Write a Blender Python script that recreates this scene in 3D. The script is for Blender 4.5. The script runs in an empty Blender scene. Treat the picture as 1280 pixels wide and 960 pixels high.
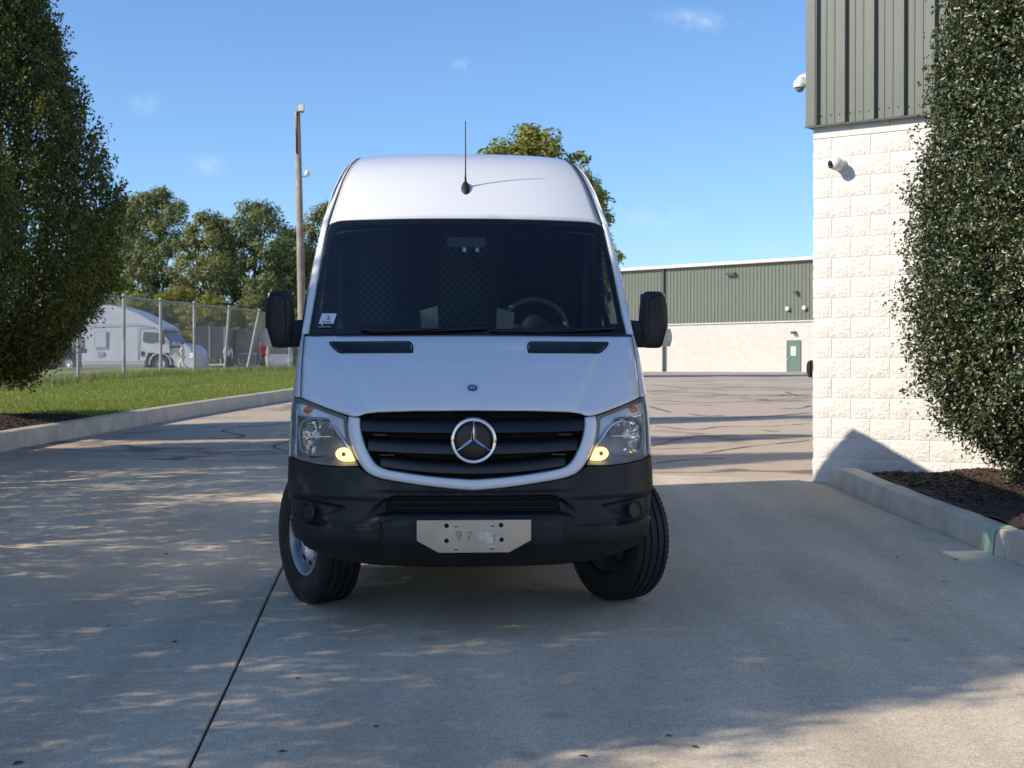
import bpy, bmesh, math, random
import numpy as np
from mathutils import Vector, Matrix
R = math.radians
rng = np.random.default_rng(7)
random.seed(7)
scene = bpy.context.scene
COL = scene.collection

# ------------------------------------------------------------------ camera
CAM_H = 1.34
FPX = 1776.0                      # focal length in photo pixels (1280 wide)
HZ = 463.0                        # horizon row in the photo
cam_d = bpy.data.cameras.new('camera')
cam_d.sensor_width = 36.0
cam_d.lens = FPX / 1280 * 36.0
cam_d.clip_start = 0.05
cam_d.clip_end = 4000
cam_d.dof.use_dof = True
cam_d.dof.focus_distance = 7.8
cam_d.dof.aperture_fstop = 7.0
cam = bpy.data.objects.new('camera', cam_d)
COL.objects.link(cam)
cam.location = (0, 0, CAM_H)
cam.rotation_euler = (R(90) - math.atan((480 - HZ) / FPX), 0, 0)
scene.camera = cam

# ------------------------------------------------------------------ sky, sun, exposure
SUN_EL = 32.0
SUN_DIR = Vector((0.935, 0.355, 0)).normalized()      # the way the light travels over the ground
w = bpy.data.worlds.new('World')
scene.world = w
w.use_nodes = True
nt = w.node_tree
nt.nodes.clear()
wo = nt.nodes.new('ShaderNodeOutputWorld')
bg = nt.nodes.new('ShaderNodeBackground')
sky = nt.nodes.new('ShaderNodeTexSky')
sky.sky_type = 'NISHITA'
sky.sun_disc = False
sky.sun_elevation = R(SUN_EL)
sky.sun_rotation = math.atan2(-SUN_DIR.x, -SUN_DIR.y)
sky.air_density = 0.9
sky.dust_density = 0.3
sky.ozone_density = 7.0
bg.inputs[1].default_value = 0.12
tc = nt.nodes.new('ShaderNodeTexCoord')
# a few thin wisps of cloud, each a ragged patch round one direction of the sky
wn = nt.nodes.new('ShaderNodeTexNoise')
wn.inputs['Scale'].default_value = 60
wn.inputs['Detail'].default_value = 8
wn.inputs['Roughness'].default_value = 0.62
nt.links.new(tc.outputs['Generated'], wn.inputs['Vector'])
acc = None
for (dx, dz, rx, rz, rot, amp) in ((.1295, .2455, .024, .0075, -.12, .26), (-.032, .2125, .010, .006, 0, .26),
                                   (-.258, .188, .010, .008, 0, .15), (-.216, .145, .013, .008, 0, .17),
                                   (.105, .108, .03, .012, 0, .10)):
    v = Vector((dx, 1, dz)).normalized()
    mp = nt.nodes.new('ShaderNodeVectorMath'); mp.operation = 'SUBTRACT'
    mp.inputs[1].default_value = v
    nt.links.new(tc.outputs['Generated'], mp.inputs[0])
    ro = nt.nodes.new('ShaderNodeVectorRotate'); ro.rotation_type = 'Y_AXIS'
    ro.inputs['Angle'].default_value = rot
    nt.links.new(mp.outputs[0], ro.inputs['Vector'])
    sc = nt.nodes.new('ShaderNodeVectorMath'); sc.operation = 'MULTIPLY'
    sc.inputs[1].default_value = (1 / rx, 25, 1 / rz)
    nt.links.new(ro.outputs[0], sc.inputs[0])
    ln = nt.nodes.new('ShaderNodeVectorMath'); ln.operation = 'LENGTH'
    nt.links.new(sc.outputs[0], ln.inputs[0])
    mr = nt.nodes.new('ShaderNodeMapRange'); mr.interpolation_type = 'SMOOTHSTEP'
    mr.inputs['From Min'].default_value = 1.5; mr.inputs['From Max'].default_value = 0.0
    mr.inputs['To Min'].default_value = 0; mr.inputs['To Max'].default_value = amp
    nt.links.new(ln.outputs['Value'], mr.inputs['Value'])
    if acc is None:
        acc = mr.outputs[0]
    else:
        ad = nt.nodes.new('ShaderNodeMath'); ad.operation = 'ADD'
        nt.links.new(acc, ad.inputs[0]); nt.links.new(mr.outputs[0], ad.inputs[1])
        acc = ad.outputs[0]
nr = nt.nodes.new('ShaderNodeMapRange')
nr.inputs['From Min'].default_value = .42; nr.inputs['From Max'].default_value = .68
nt.links.new(wn.outputs['Fac'], nr.inputs['Value'])
mu = nt.nodes.new('ShaderNodeMath'); mu.operation = 'MULTIPLY'
nt.links.new(acc, mu.inputs[0]); nt.links.new(nr.outputs[0], mu.inputs[1])
mx = nt.nodes.new('ShaderNodeMix'); mx.data_type = 'RGBA'
nt.links.new(mu.outputs[0], mx.inputs['Factor'])
nt.links.new(sky.outputs[0], mx.inputs['A'])
mx.inputs['B'].default_value = (7.0, 7.2, 7.6, 1)
nt.links.new(mx.outputs['Result'], bg.inputs[0])
nt.links.new(bg.outputs[0], wo.inputs[0])

sun_d = bpy.data.lights.new('sun', 'SUN')
sun_d.energy = 3.3
sun_d.angle = R(0.53)
sun_d.color = (1.0, 0.90, 0.76)
sun = bpy.data.objects.new('sun', sun_d)
COL.objects.link(sun)
sun.location = (-30, -12, 30)
sun.rotation_euler = Vector((SUN_DIR.x * math.cos(R(SUN_EL)), SUN_DIR.y * math.cos(R(SUN_EL)),
                             -math.sin(R(SUN_EL)))).to_track_quat('-Z', 'Y').to_euler()
scene.view_settings.view_transform = 'Standard'
scene.view_settings.look = 'None'
scene.view_settings.exposure = 0.66
scene.view_settings.gamma = 1.0
scene.view_settings.use_curve_mapping = False
scene.render.resolution_x = 1024
scene.render.resolution_y = 768

# ------------------------------------------------------------------ helpers
def tag(o, label=None, cat=None, group=None, kind=None):
    if label: o['label'] = label
    if cat: o['category'] = cat
    if group: o['group'] = group
    if kind: o['kind'] = kind
    return o

def empty(name, loc=(0, 0, 0), rz=0.0, label=None, cat=None, group=None):
    o = bpy.data.objects.new(name, None)
    COL.objects.link(o)
    o.empty_display_size = .2
    o.location = loc
    o.rotation_euler = (0, 0, rz)
    return tag(o, label, cat, group)

def link(name, me, parent=None, loc=None, rz=0.0):
    o = bpy.data.objects.new(name, me)
    COL.objects.link(o)
    if parent is not None: o.parent = parent
    if loc is not None: o.location = loc
    if rz: o.rotation_euler = (0, 0, rz)
    return o

def mesh(name, verts, faces, mat, smooth=False, angle=None):
    me = bpy.data.meshes.new(name)
    me.from_pydata([tuple(v) for v in verts], [], faces)
    mats = mat if isinstance(mat, (list, tuple)) else [mat]
    for m in mats: me.materials.append(m)
    if smooth:
        me.polygons.foreach_set('use_smooth', [True] * len(me.polygons))
        if angle: me.set_sharp_from_angle(angle=R(angle))
    me.validate()
    me.update()
    return me

def mk(name, verts, faces, mat, parent=None, smooth=False, angle=None, loc=None, rz=0.0):
    return link(name, mesh(name, verts, faces, mat, smooth, angle), parent, loc, rz)

class MB:
    """collects shapes that become one mesh"""
    def __init__(s): s.v = []; s.f = []
    def add(s, v, f):
        n = len(s.v); s.v += [tuple(p) for p in v]; s.f += [tuple(i + n for i in q) for q in f]; return s
    def box(s, x0, x1, y0, y1, z0, z1):
        v = [(x, y, z) for z in (z0, z1) for y in (y0, y1) for x in (x0, x1)]
        return s.add(v, [(0, 2, 3, 1), (4, 5, 7, 6), (0, 1, 5, 4), (2, 6, 7, 3), (0, 4, 6, 2), (1, 3, 7, 5)])
    def tube(s, pts, r, n=8, cap=True):
        pts = [Vector(p) for p in pts]
        rs = r if isinstance(r, (list, tuple)) else [r] * len(pts)
        v = []; f = []
        up = None
        for i, p in enumerate(pts):
            d = (pts[min(i + 1, len(pts) - 1)] - pts[max(i - 1, 0)]).normalized()
            if up is None:
                a = d.orthogonal().normalized()
            else:
                a = (up - d * up.dot(d))
                a = a.normalized() if a.length > 1e-6 else d.orthogonal().normalized()
            up = a
            b = d.cross(a)
            for k in range(n):
                t = 2 * math.pi * k / n
                v.append(p + (a * math.cos(t) + b * math.sin(t)) * rs[i])
        for i in range(len(pts) - 1):
            for k in range(n):
                f.append((i * n + k, i * n + (k + 1) % n, (i + 1) * n + (k + 1) % n, (i + 1) * n + k))
        if cap:
            f.append(tuple(range(n - 1, -1, -1)))
            f.append(tuple((len(pts) - 1) * n + k for k in range(n)))
        return s.add(v, f)
    def lathe(s, prof, n=32, axis='z', c=(0, 0, 0), close=False):
        v = []; f = []
        m = len(prof)
        for k in range(n):
            t = 2 * math.pi * k / n
            for (r, h) in prof:
                a, b = r * math.cos(t), r * math.sin(t)
                p = {'z': (a, b, h), 'x': (h, a, b), 'y': (a, h, b)}[axis]
                v.append((p[0] + c[0], p[1] + c[1], p[2] + c[2]))
        for k in range(n):
            for i in range(m - 1 if not close else m):
                j = (i + 1) % m
                q = (k * m + i, ((k + 1) % n) * m + i, ((k + 1) % n) * m + j, k * m + j)
                f.append(q if axis != 'y' else q[::-1])
        return s.add(v, f)
    def prism(s, poly, y0, y1):
        """poly in (x,z), extruded along y"""
        n = len(poly)
        v = [(x, y0, z) for x, z in poly] + [(x, y1, z) for x, z in poly]
        f = [tuple(range(n)), tuple(range(2 * n - 1, n - 1, -1))]
        f += [(i, i + n, (i + 1) % n + n, (i + 1) % n) for i in range(n)]
        return s.add(v, f)
    def grid(s, P):
        """P[i][j] points"""
        m, n = len(P), len(P[0])
        return s.add([p for row in P for p in row],
                     [(i * n + j, i * n + j + 1, (i + 1) * n + j + 1, (i + 1) * n + j) for i in range(m - 1) for j in range(n - 1)])
    def ball(s, c, r, n=16, m=10, sx=1, sy=1, sz=1):
        P = []
        for i in range(m + 1):
            a = math.pi * (i / m - .5)
            P.append([(c[0] + r * sx * math.cos(a) * math.cos(2 * math.pi * j / n),
                       c[1] + r * sy * math.cos(a) * math.sin(2 * math.pi * j / n), c[2] + r * sz * math.sin(a)) for j in range(n + 1)])
        return s.grid(P)
    def build(s, name, mat, parent=None, smooth=False, angle=None, loc=None, rz=0.0, bevel=0, weld=False, normals=True):
        me = mesh(name, s.v, s.f, mat, smooth, angle)
        if weld or normals:
            bm = bmesh.new(); bm.from_mesh(me)
            if weld: bmesh.ops.remove_doubles(bm, verts=bm.verts, dist=1e-4)
            bmesh.ops.recalc_face_normals(bm, faces=bm.faces)
            bm.to_mesh(me); bm.free()
            if smooth and angle: me.set_sharp_from_angle(angle=R(angle))
        o = link(name, me, parent, loc, rz)
        if bevel:
            b = o.modifiers.new('bevel', 'BEVEL'); b.width = bevel; b.segments = 2
            b.limit_method = 'ANGLE'; b.angle_limit = R(35)
        return o

def solidify(o, t, off=-1.0):
    m = o.modifiers.new('thickness', 'SOLIDIFY'); m.thickness = t; m.offset = off
    return o

def interp(x, tab):
    return float(np.interp(x, [a for a, b in tab], [b for a, b in tab]))

def smooth_tab(tab, n=200, k=9):
    xs = np.linspace(tab[0][0], tab[-1][0], n)
    ys = np.interp(xs, [a for a, b in tab], [b for a, b in tab])
    pad = np.concatenate([2 * ys[0] - ys[k:0:-1], ys, 2 * ys[-1] - ys[-2:-k - 2:-1]])
    ker = np.hanning(2 * k + 1); ker /= ker.sum()
    return list(zip(xs, np.convolve(pad, ker, 'same')[k:-k]))

def sstep(a, b, x):
    t = min(1, max(0, (x - a) / (b - a))); return t * t * (3 - 2 * t)

def resample(pts, n):
    P = np.array(pts, float)
    d = np.concatenate([[0], np.cumsum(np.linalg.norm(np.diff(P, axis=0), axis=1))])
    t = np.linspace(0, d[-1], n)
    return np.stack([np.interp(t, d, P[:, i]) for i in range(P.shape[1])], 1)

def chaikin(pts, it=2):
    P = [np.array(p, float) for p in pts]
    for _ in range(it):
        Q = [P[0]]
        for a, b in zip(P[:-1], P[1:]):
            Q += [.75 * a + .25 * b, .25 * a + .75 * b]
        P = Q + [P[-1]]
    return P

def bulk(name, V, F, mat, parent=None, smooth=False):
    """fast mesh from numpy arrays; F is (n,3) or (n,4)"""
    me = bpy.data.meshes.new(name)
    n, k = F.shape
    me.vertices.add(len(V)); me.vertices.foreach_set('co', np.asarray(V, np.float32).ravel())
    me.loops.add(n * k); me.loops.foreach_set('vertex_index', F.astype(np.int32).ravel())
    me.polygons.add(n); me.polygons.foreach_set('loop_start', np.arange(0, n * k, k, dtype=np.int32))
    me.polygons.foreach_set('loop_total', np.full(n, k, np.int32))
    if smooth: me.polygons.foreach_set('use_smooth', np.ones(n, bool))
    me.materials.append(mat)
    me.update(calc_edges=True)
    return me

# ------------------------------------------------------------------ materials
M = {}
def mat(name, col, rough=.6, metal=0.0, var=0.0, vscale=6.0, bump=0.0, bscale=40.0, bdist=.01, coat=0.0, spec=.5,
        emit=None, coords='Object', var2=0.0, vscale2=60.0, rvar=0.0, tint=None, detail=6):
    m = bpy.data.materials.new(name)
    m.use_nodes = True
    t = m.node_tree
    b = t.nodes['Principled BSDF']
    b.inputs['Base Color'].default_value = (*col, 1)
    b.inputs['Roughness'].default_value = rough
    b.inputs['Metallic'].default_value = metal
    b.inputs['Specular IOR Level'].default_value = spec
    if coat:
        b.inputs['Coat Weight'].default_value = coat; b.inputs['Coat Roughness'].default_value = .04
    if emit:
        b.inputs['Emission Color'].default_value = (*emit[0], 1); b.inputs['Emission Strength'].default_value = emit[1]
    tcn = t.nodes.new('ShaderNodeTexCoord')
    out = None
    def noise(sc, det=6):
        n = t.nodes.new('ShaderNodeTexNoise'); n.inputs['Scale'].default_value = sc; n.inputs['Detail'].default_value = det
        t.links.new(tcn.outputs[coords], n.inputs['Vector']); return n
    if var:
        n = noise(vscale, detail)
        mr = t.nodes.new('ShaderNodeMapRange')
        mr.inputs['From Min'].default_value = .3; mr.inputs['From Max'].default_value = .7
        mr.inputs['To Min'].default_value = 0; mr.inputs['To Max'].default_value = 1
        t.links.new(n.outputs['Fac'], mr.inputs['Value'])
        mxx = t.nodes.new('ShaderNodeMix'); mxx.data_type = 'RGBA'
        lo = tuple(c * (1 - var) for c in col); hi = tuple(min(1, c * (1 + var)) for c in col)
        if tint: hi = tint
        mxx.inputs['A'].default_value = (*lo, 1); mxx.inputs['B'].default_value = (*hi, 1)
        t.links.new(mr.outputs[0], mxx.inputs['Factor'])
        out = mxx.outputs['Result']
        if var2:
            n2 = noise(vscale2, 3)
            mr2 = t.nodes.new('ShaderNodeMapRange')
            mr2.inputs['From Min'].default_value = .35; mr2.inputs['From Max'].default_value = .65
            mr2.inputs['To Min'].default_value = 1 - var2; mr2.inputs['To Max'].default_value = 1 + var2
            t.links.new(n2.outputs['Fac'], mr2.inputs['Value'])
            vm = t.nodes.new('ShaderNodeVectorMath'); vm.operation = 'SCALE'
            t.links.new(out, vm.inputs[0]); t.links.new(mr2.outputs[0], vm.inputs['Scale'])
            out = vm.outputs[0]
        t.links.new(out, b.inputs['Base Color'])
    if rvar:
        n = noise(vscale * 2.3, 5)
        mr = t.nodes.new('ShaderNodeMapRange')
        mr.inputs['From Min'].default_value = .3; mr.inputs['From Max'].default_value = .7
        mr.inputs['To Min'].default_value = max(.02, rough - rvar); mr.inputs['To Max'].default_value = min(1, rough + rvar)
        t.links.new(n.outputs['Fac'], mr.inputs['Value']); t.links.new(mr.outputs[0], b.inputs['Roughness'])
    if bump:
        n = noise(bscale, 5)
        bn = t.nodes.new('ShaderNodeBump'); bn.inputs['Strength'].default_value = bump; bn.inputs['Distance'].default_value = bdist
        t.links.new(n.outputs['Fac'], bn.inputs['Height']); t.links.new(bn.outputs[0], b.inputs['Normal'])
    M[name] = m
    return m

def leaf_mat(name, c0, c1, rough=.5, trans=.3, spec=.4, ctrans=None):
    m = bpy.data.materials.new(name); m.use_nodes = True
    t = m.node_tree; b = t.nodes['Principled BSDF']
    g = t.nodes.new('ShaderNodeNewGeometry')
    cr = t.nodes.new('ShaderNodeValToRGB')
    cr.color_ramp.elements[0].color = (*c0, 1); cr.color_ramp.elements[1].color = (*c1, 1)
    t.links.new(g.outputs['Random Per Island'], cr.inputs[0])
    t.links.new(cr.outputs[0], b.inputs['Base Color'])
    b.inputs['Roughness'].default_value = rough
    b.inputs['Specular IOR Level'].default_value = spec
    if trans:
        tr = t.nodes.new('ShaderNodeBsdfTranslucent')
        vm = t.nodes.new('ShaderNodeVectorMath'); vm.operation = 'MULTIPLY'
        vm.inputs[1].default_value = ctrans or (1.6, 1.7, .6)
        t.links.new(cr.outputs[0], vm.inputs[0]); t.links.new(vm.outputs[0], tr.inputs['Color'])
        ms = t.nodes.new('ShaderNodeMixShader'); ms.inputs[0].default_value = trans
        t.links.new(b.outputs[0], ms.inputs[1]); t.links.new(tr.outputs[0], ms.inputs[2])
        t.links.new(ms.outputs[0], t.nodes['Material Output'].inputs['Surface'])
    M[name] = m
    return m

def glass_mat(name, tint, rough=0.0, ior=1.45, k=1.0):
    """thin pane: tinted see-through plus mirror reflection by Fresnel"""
    m = bpy.data.materials.new(name); m.use_nodes = True
    t = m.node_tree; t.nodes.remove(t.nodes['Principled BSDF'])
    tr = t.nodes.new('ShaderNodeBsdfTransparent'); tr.inputs[0].default_value = (*tint, 1)
    gl = t.nodes.new('ShaderNodeBsdfGlossy'); gl.inputs['Roughness'].default_value = rough
    fr = t.nodes.new('ShaderNodeFresnel')
    ge = t.nodes.new('ShaderNodeNewGeometry'); mi = t.nodes.new('ShaderNodeMapRange')
    mi.inputs['To Min'].default_value = ior; mi.inputs['To Max'].default_value = 1 / ior     # a thin pane mirrors alike from both sides
    t.links.new(ge.outputs['Backfacing'], mi.inputs['Value']); t.links.new(mi.outputs[0], fr.inputs[0])
    mm = t.nodes.new('ShaderNodeMath'); mm.operation = 'MULTIPLY'; mm.inputs[1].default_value = k
    ms = t.nodes.new('ShaderNodeMixShader')
    t.links.new(fr.outputs[0], mm.inputs[0]); t.links.new(mm.outputs[0], ms.inputs[0])
    t.links.new(tr.outputs[0], ms.inputs[1]); t.links.new(gl.outputs[0], ms.inputs[2])
    t.links.new(ms.outputs[0], t.nodes['Material Output'].inputs['Surface'])
    M[name] = m
    return m

# ------------------------------------------------------------------ the lie of the land
SL = 0.035
def prof(Y):
    """height of the paving along the drive: a ramp that flattens out in the yard"""
    if Y < -20: return SL * (-20 - 8.3)
    if Y < 14.5: return SL * (Y - 8.3)
    return SL * 6.2 + 1.12 * (1 - math.exp(-(Y - 14.5) / 32.0))

def ground_hit(px, py, dz=0.0):
    """where a photo pixel meets the paving (plus dz)"""
    dx = (px - 640) / FPX; dzr = -(py - HZ) / FPX
    a, b = .5, 400.
    for _ in range(60):
        m_ = (a + b) / 2
        if CAM_H + dzr * m_ > prof(m_) + dz: a = m_
        else: b = m_
    return dx * a, a
# ================================================================== SETTING
def concrete_mat():
    m = bpy.data.materials.new('concrete'); m.use_nodes = True
    t = m.node_tree; b = t.nodes['Principled BSDF']
    tcn = t.nodes.new('ShaderNodeNewGeometry')
    def noise(sc, det=6, ro=.55):
        n = t.nodes.new('ShaderNodeTexNoise'); n.inputs['Scale'].default_value = sc
        n.inputs['Detail'].default_value = det; n.inputs['Roughness'].default_value = ro
        t.links.new(tcn.outputs['Position'], n.inputs['Vector']); return n
    def ramp(src, a, b_, ca, cb):
        r = t.nodes.new('ShaderNodeValToRGB')
        r.color_ramp.elements[0].position = a; r.color_ramp.elements[0].color = (*ca, 1)
        r.color_ramp.elements[1].position = b_; r.color_ramp.elements[1].color = (*cb, 1)
        t.links.new(src, r.inputs[0]); return r.outputs[0]
    base = ramp(noise(.55, 8, .6).outputs['Fac'], .3, .72, (.61, .51, .37), (.73, .615, .46))
    def mul(a, bb):
        mm = t.nodes.new('ShaderNodeMix'); mm.data_type = 'RGBA'; mm.blend_type = 'MULTIPLY'
        mm.inputs['Factor'].default_value = 1
        t.links.new(a, mm.inputs['A']); t.links.new(bb, mm.inputs['B']); return mm.outputs['Result']
    fine = ramp(noise(95, 4, .75).outputs['Fac'], .34, .62, (.66, .66, .66), (1.22, 1.22, 1.22))
    mid = ramp(noise(22, 5, .6).outputs['Fac'], .3, .7, (.86, .86, .87), (1.06, 1.06, 1.05))
    vo = t.nodes.new('ShaderNodeTexVoronoi'); vo.inputs['Scale'].default_value = 52
    t.links.new(tcn.outputs['Position'], vo.inputs['Vector'])
    pit = ramp(vo.outputs['Distance'], .10, .2, (.40, .40, .40), (1, 1, 1))
    # long streaks of tyre grime and old drips
    mp = t.nodes.new('ShaderNodeMapping'); mp.inputs['Scale'].default_value = (1.6, .22, 1)
    t.links.new(tcn.outputs['Position'], mp.inputs['Vector'])
    ns = t.nodes.new('ShaderNodeTexNoise'); ns.inputs['Scale'].default_value = 1.3; ns.inputs['Detail'].default_value = 5
    t.links.new(mp.outputs[0], ns.inputs['Vector'])
    streak = ramp(ns.outputs['Fac'], .35, .62, (.86, .85, .84), (1.06, 1.06, 1.06))
    # old drips
    vd = t.nodes.new('ShaderNodeTexVoronoi'); vd.inputs['Scale'].default_value = 1.7
    nd = noise(9, 4); va = t.nodes.new('ShaderNodeVectorMath'); va.operation = 'MULTIPLY_ADD'; va.inputs[1].default_value = (.05, .05, .05)
    t.links.new(nd.outputs['Color'], va.inputs[0]); t.links.new(tcn.outputs['Position'], va.inputs[2]); t.links.new(va.outputs[0], vd.inputs['Vector'])
    drip = ramp(vd.outputs['Distance'], .05, .13, (.78, .77, .75), (1, 1, 1))
    c = mul(mul(mul(mul(mul(base, fine), mid), pit), streak), drip)
    t.links.new(c, b.inputs['Base Color'])
    b.inputs['Roughness'].default_value = .85
    b.inputs['Specular IOR Level'].default_value = .3
    bn = t.nodes.new('ShaderNodeBump'); bn.inputs['Strength'].default_value = .45; bn.inputs['Distance'].default_value = .004
    t.links.new(noise(160, 4, .7).outputs['Fac'], bn.inputs['Height']); t.links.new(bn.outputs[0], b.inputs['Normal'])
    M['concrete'] = m

def asphalt_mat():
    m = bpy.data.materials.new('old_asphalt'); m.use_nodes = True
    t = m.node_tree; b = t.nodes['Principled BSDF']
    g = t.nodes.new('ShaderNodeNewGeometry')
    def noise(sc, det=6, vec=None):
        n = t.nodes.new('ShaderNodeTexNoise'); n.inputs['Scale'].default_value = sc; n.inputs['Detail'].default_value = det
        t.links.new(vec or g.outputs['Position'], n.inputs['Vector']); return n
    def ramp(src, a, b_, ca, cb):
        r = t.nodes.new('ShaderNodeValToRGB')
        r.color_ramp.elements[0].position = a; r.color_ramp.elements[0].color = (*ca, 1)
        r.color_ramp.elements[1].position = b_; r.color_ramp.elements[1].color = (*cb, 1)
        t.links.new(src, r.inputs[0]); return r.outputs[0]
    def mul(a, bb):
        mm = t.nodes.new('ShaderNodeMix'); mm.data_type = 'RGBA'; mm.blend_type = 'MULTIPLY'
        mm.inputs['Factor'].default_value = 1
        t.links.new(a, mm.inputs['A']); t.links.new(bb, mm.inputs['B']); return mm.outputs['Result']
    base = ramp(noise(.12, 6).outputs['Fac'], .3, .7, (.47, .385, .295), (.58, .48, .37))
    fine = ramp(noise(60, 3).outputs['Fac'], .3, .65, (.72, .72, .72), (1.1, 1.1, 1.1))
    c = mul(base, fine)
    # weathering cracks: bent cell edges, only in places
    mpx = t.nodes.new('ShaderNodeMapping'); mpx.inputs['Scale'].default_value = (.16, .42, .3)
    t.links.new(g.outputs['Position'], mpx.inputs['Vector'])
    nz = noise(.9, 5)
    ad = t.nodes.new('ShaderNodeVectorMath'); ad.operation = 'MULTIPLY_ADD'
    ad.inputs[1].default_value = (.55, .55, .2)
    t.links.new(nz.outputs['Color'], ad.inputs[0]); t.links.new(mpx.outputs[0], ad.inputs[2])
    vo = t.nodes.new('ShaderNodeTexVoronoi'); vo.feature = 'DISTANCE_TO_EDGE'; vo.inputs['Scale'].default_value = 1.0
    t.links.new(ad.outputs[0], vo.inputs['Vector'])
    cr = ramp(vo.outputs['Distance'], .012, .05, (.42, .40, .40), (1, 1, 1))
    msk = ramp(noise(.35, 3).outputs['Fac'], .42, .58, (0, 0, 0), (1, 1, 1))
    mm = t.nodes.new('ShaderNodeMix'); mm.data_type = 'RGBA'
    t.links.new(msk, mm.inputs['Factor']); mm.inputs['A'].default_value = (1, 1, 1, 1); t.links.new(cr, mm.inputs['B'])
    c = mul(c, mm.outputs['Result'])
    t.links.new(c, b.inputs['Base Color'])
    b.inputs['Roughness'].default_value = .9; b.inputs['Specular IOR Level'].default_value = .25
    bn = t.nodes.new('ShaderNodeBump'); bn.inputs['Strength'].default_value = .5; bn.inputs['Distance'].default_value = .005
    t.links.new(noise(90, 3).outputs['Fac'], bn.inputs['Height']); t.links.new(bn.outputs[0], b.inputs['Normal'])
    M['old_asphalt'] = m
concrete_mat(); asphalt_mat()
mat('joint_fill', (.055, .05, .043), .9, bump=.4)
mat('tar', (.075, .066, .060), .7, var=.5, vscale=6)
mat('kerb_concrete', (.58, .50, .385), .85, var=.16, vscale=3, bump=.5, bscale=60, bdist=.006, var2=.12, vscale2=90, coords='Object')
mat('pale_green', (.33, .48, .33), .75, var=.15, vscale=8)
mat('turf_soil', (.18, .215, .045), .95, var=.35, vscale=.6, bump=.6, bscale=30, tint=(.26, .29, .075))
mat('mulch', (.045, .028, .020), .95, var=.45, vscale=9, bump=.9, bscale=50, bdist=.03, var2=.35, vscale2=120)
mat('mulch_chip', (.06, .036, .024), .9, var=.4, vscale=14)

# the yard: one sheet of old asphalt that runs to the horizon
ys = sorted(set(list(np.linspace(-60, -20, 5)) + list(np.linspace(-20, 14.5, 15)) + list(np.linspace(14.5, 120, 60)) + [160, 220, 350, 600, 1200, 2500]))
xs = [-2500, -600, -150, -60, -30, -15, -8, 0, 8, 15, 30, 60, 150, 600, 2500]
V = [(x, y, prof(y) - .02) for y in ys for x in xs]
nx = len(xs)
F = [(i * nx + j, i * nx + j + 1, (i + 1) * nx + j + 1, (i + 1) * nx + j) for i in range(len(ys) - 1) for j in range(nx - 1)]
tag(mk('asphalt_yard', V, F, M['old_asphalt'], smooth=True), kind='structure')

# concrete drive: slabs with open joints
def on_line(p, q, x): return p[1] + (q[1] - p[1]) * (x - p[0]) / (q[0] - p[0])
A0, A1 = ground_hit(0, 569), ground_hit(1005, 599)               # far edge of the concrete
B0, B1 = ground_hit(0, 690), ground_hit(1280, 727)               # cross joint beside the van
J0, J1 = ground_hit(350, 715), ground_hit(235, 960)              # long joint in front of the near wheel
def jx(y): return J0[0] + (J1[0] - J0[0]) * (y - J0[1]) / (J1[1] - J0[1])
drive = empty('concrete_drive'); drive['kind'] = 'structure'
def slab(pts, gap=.0055):
    c = np.mean(np.array(pts), 0)
    q = []
    for a_, b_ in zip(pts, pts[1:] + pts[:1]):       # slightly crumbled edges
        a_, b_ = np.array(a_), np.array(b_); L_ = np.linalg.norm(b_ - a_); nn_ = np.array([-(b_ - a_)[1], (b_ - a_)[0]]) / L_
        k_ = max(1, int(L_ / .22))
        q += [tuple(a_ + (b_ - a_) * i / k_ + nn_ * (random.gauss(0, .0009) if i else 0)) for i in range(k_)]
    pts = q
    top = []
    for p in pts:
        d = c - np.array(p); d = d / np.linalg.norm(d) * gap * 1.4
        top.append((p[0] + d[0], p[1] + d[1]))
    n = len(top); v = []
    ch = .006
    for k, (dz, ins) in enumerate(((-.075, 0), (-ch, 0), (0, ch))):
        for p in top:
            d = c - np.array(p); d = d / np.linalg.norm(d) * ins
            v.append((p[0] + d[0], p[1] + d[1], prof(p[1]) + dz))
    f = [tuple(range(2 * n, 3 * n))]
    for k in (0, 1):
        f += [(k * n + i, k * n + (i + 1) % n, (k + 1) * n + (i + 1) % n, (k + 1) * n + i) for i in range(n)]
    o = mk('slab', v, f, M['concrete'], drive)
    return o
def Yb(x): return on_line(B0, B1, x)
def Ya(x): return on_line(A0, A1, x)
def cross(fy, off=0):
    """meeting of the long joint with a cross line"""
    y = 9.
    for _ in range(40): y = fy(jx(y)) + off
    return (jx(y), y)
XL, XR = -6.9, 3.8
bj = cross(Yb); aj = cross(Ya)
def Yc(x): return Yb(x) - 5.2
def Yd(x): return Yb(x) - 11.5
cj = cross(Yc); dj = cross(Yd)
slab([(XL, Yb(XL)), bj, aj, (XL, Ya(XL))])
slab([bj, (3.42, Yb(3.42)), (3.08, 14.2), (2.9, Ya(2.9)), aj])
slab([(XL, Yc(XL)), cj, bj, (XL, Yb(XL))])
slab([cj, (XR, Yc(XR)), (3.42, Yb(3.42)), bj])
slab([(XL, Yd(XL)), dj, cj, (XL, Yc(XL))])
slab([dj, (XR + .4, Yd(XR)), (XR, Yc(XR)), cj])
slab([(XL, -16), (jx(-16), -16), dj, (XL, Yd(XL))])
slab([(jx(-16), -16), (XR + 1.5, -16), (XR + .4, Yd(XR)), dj])
# dirt packed in the joints, a little below the slabs
jv = [(XL + .1, -15.9), (XR + .2, -15.9), (3.0, 8), (2.85, Ya(2.9) - .05), (XL + .1, Ya(XL) - .05)]
mk('joint_dirt', [(x, y, prof(y) - .013) for x, y in jv], [(0, 1, 2, 3, 4)], M['joint_fill'], drive)

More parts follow.
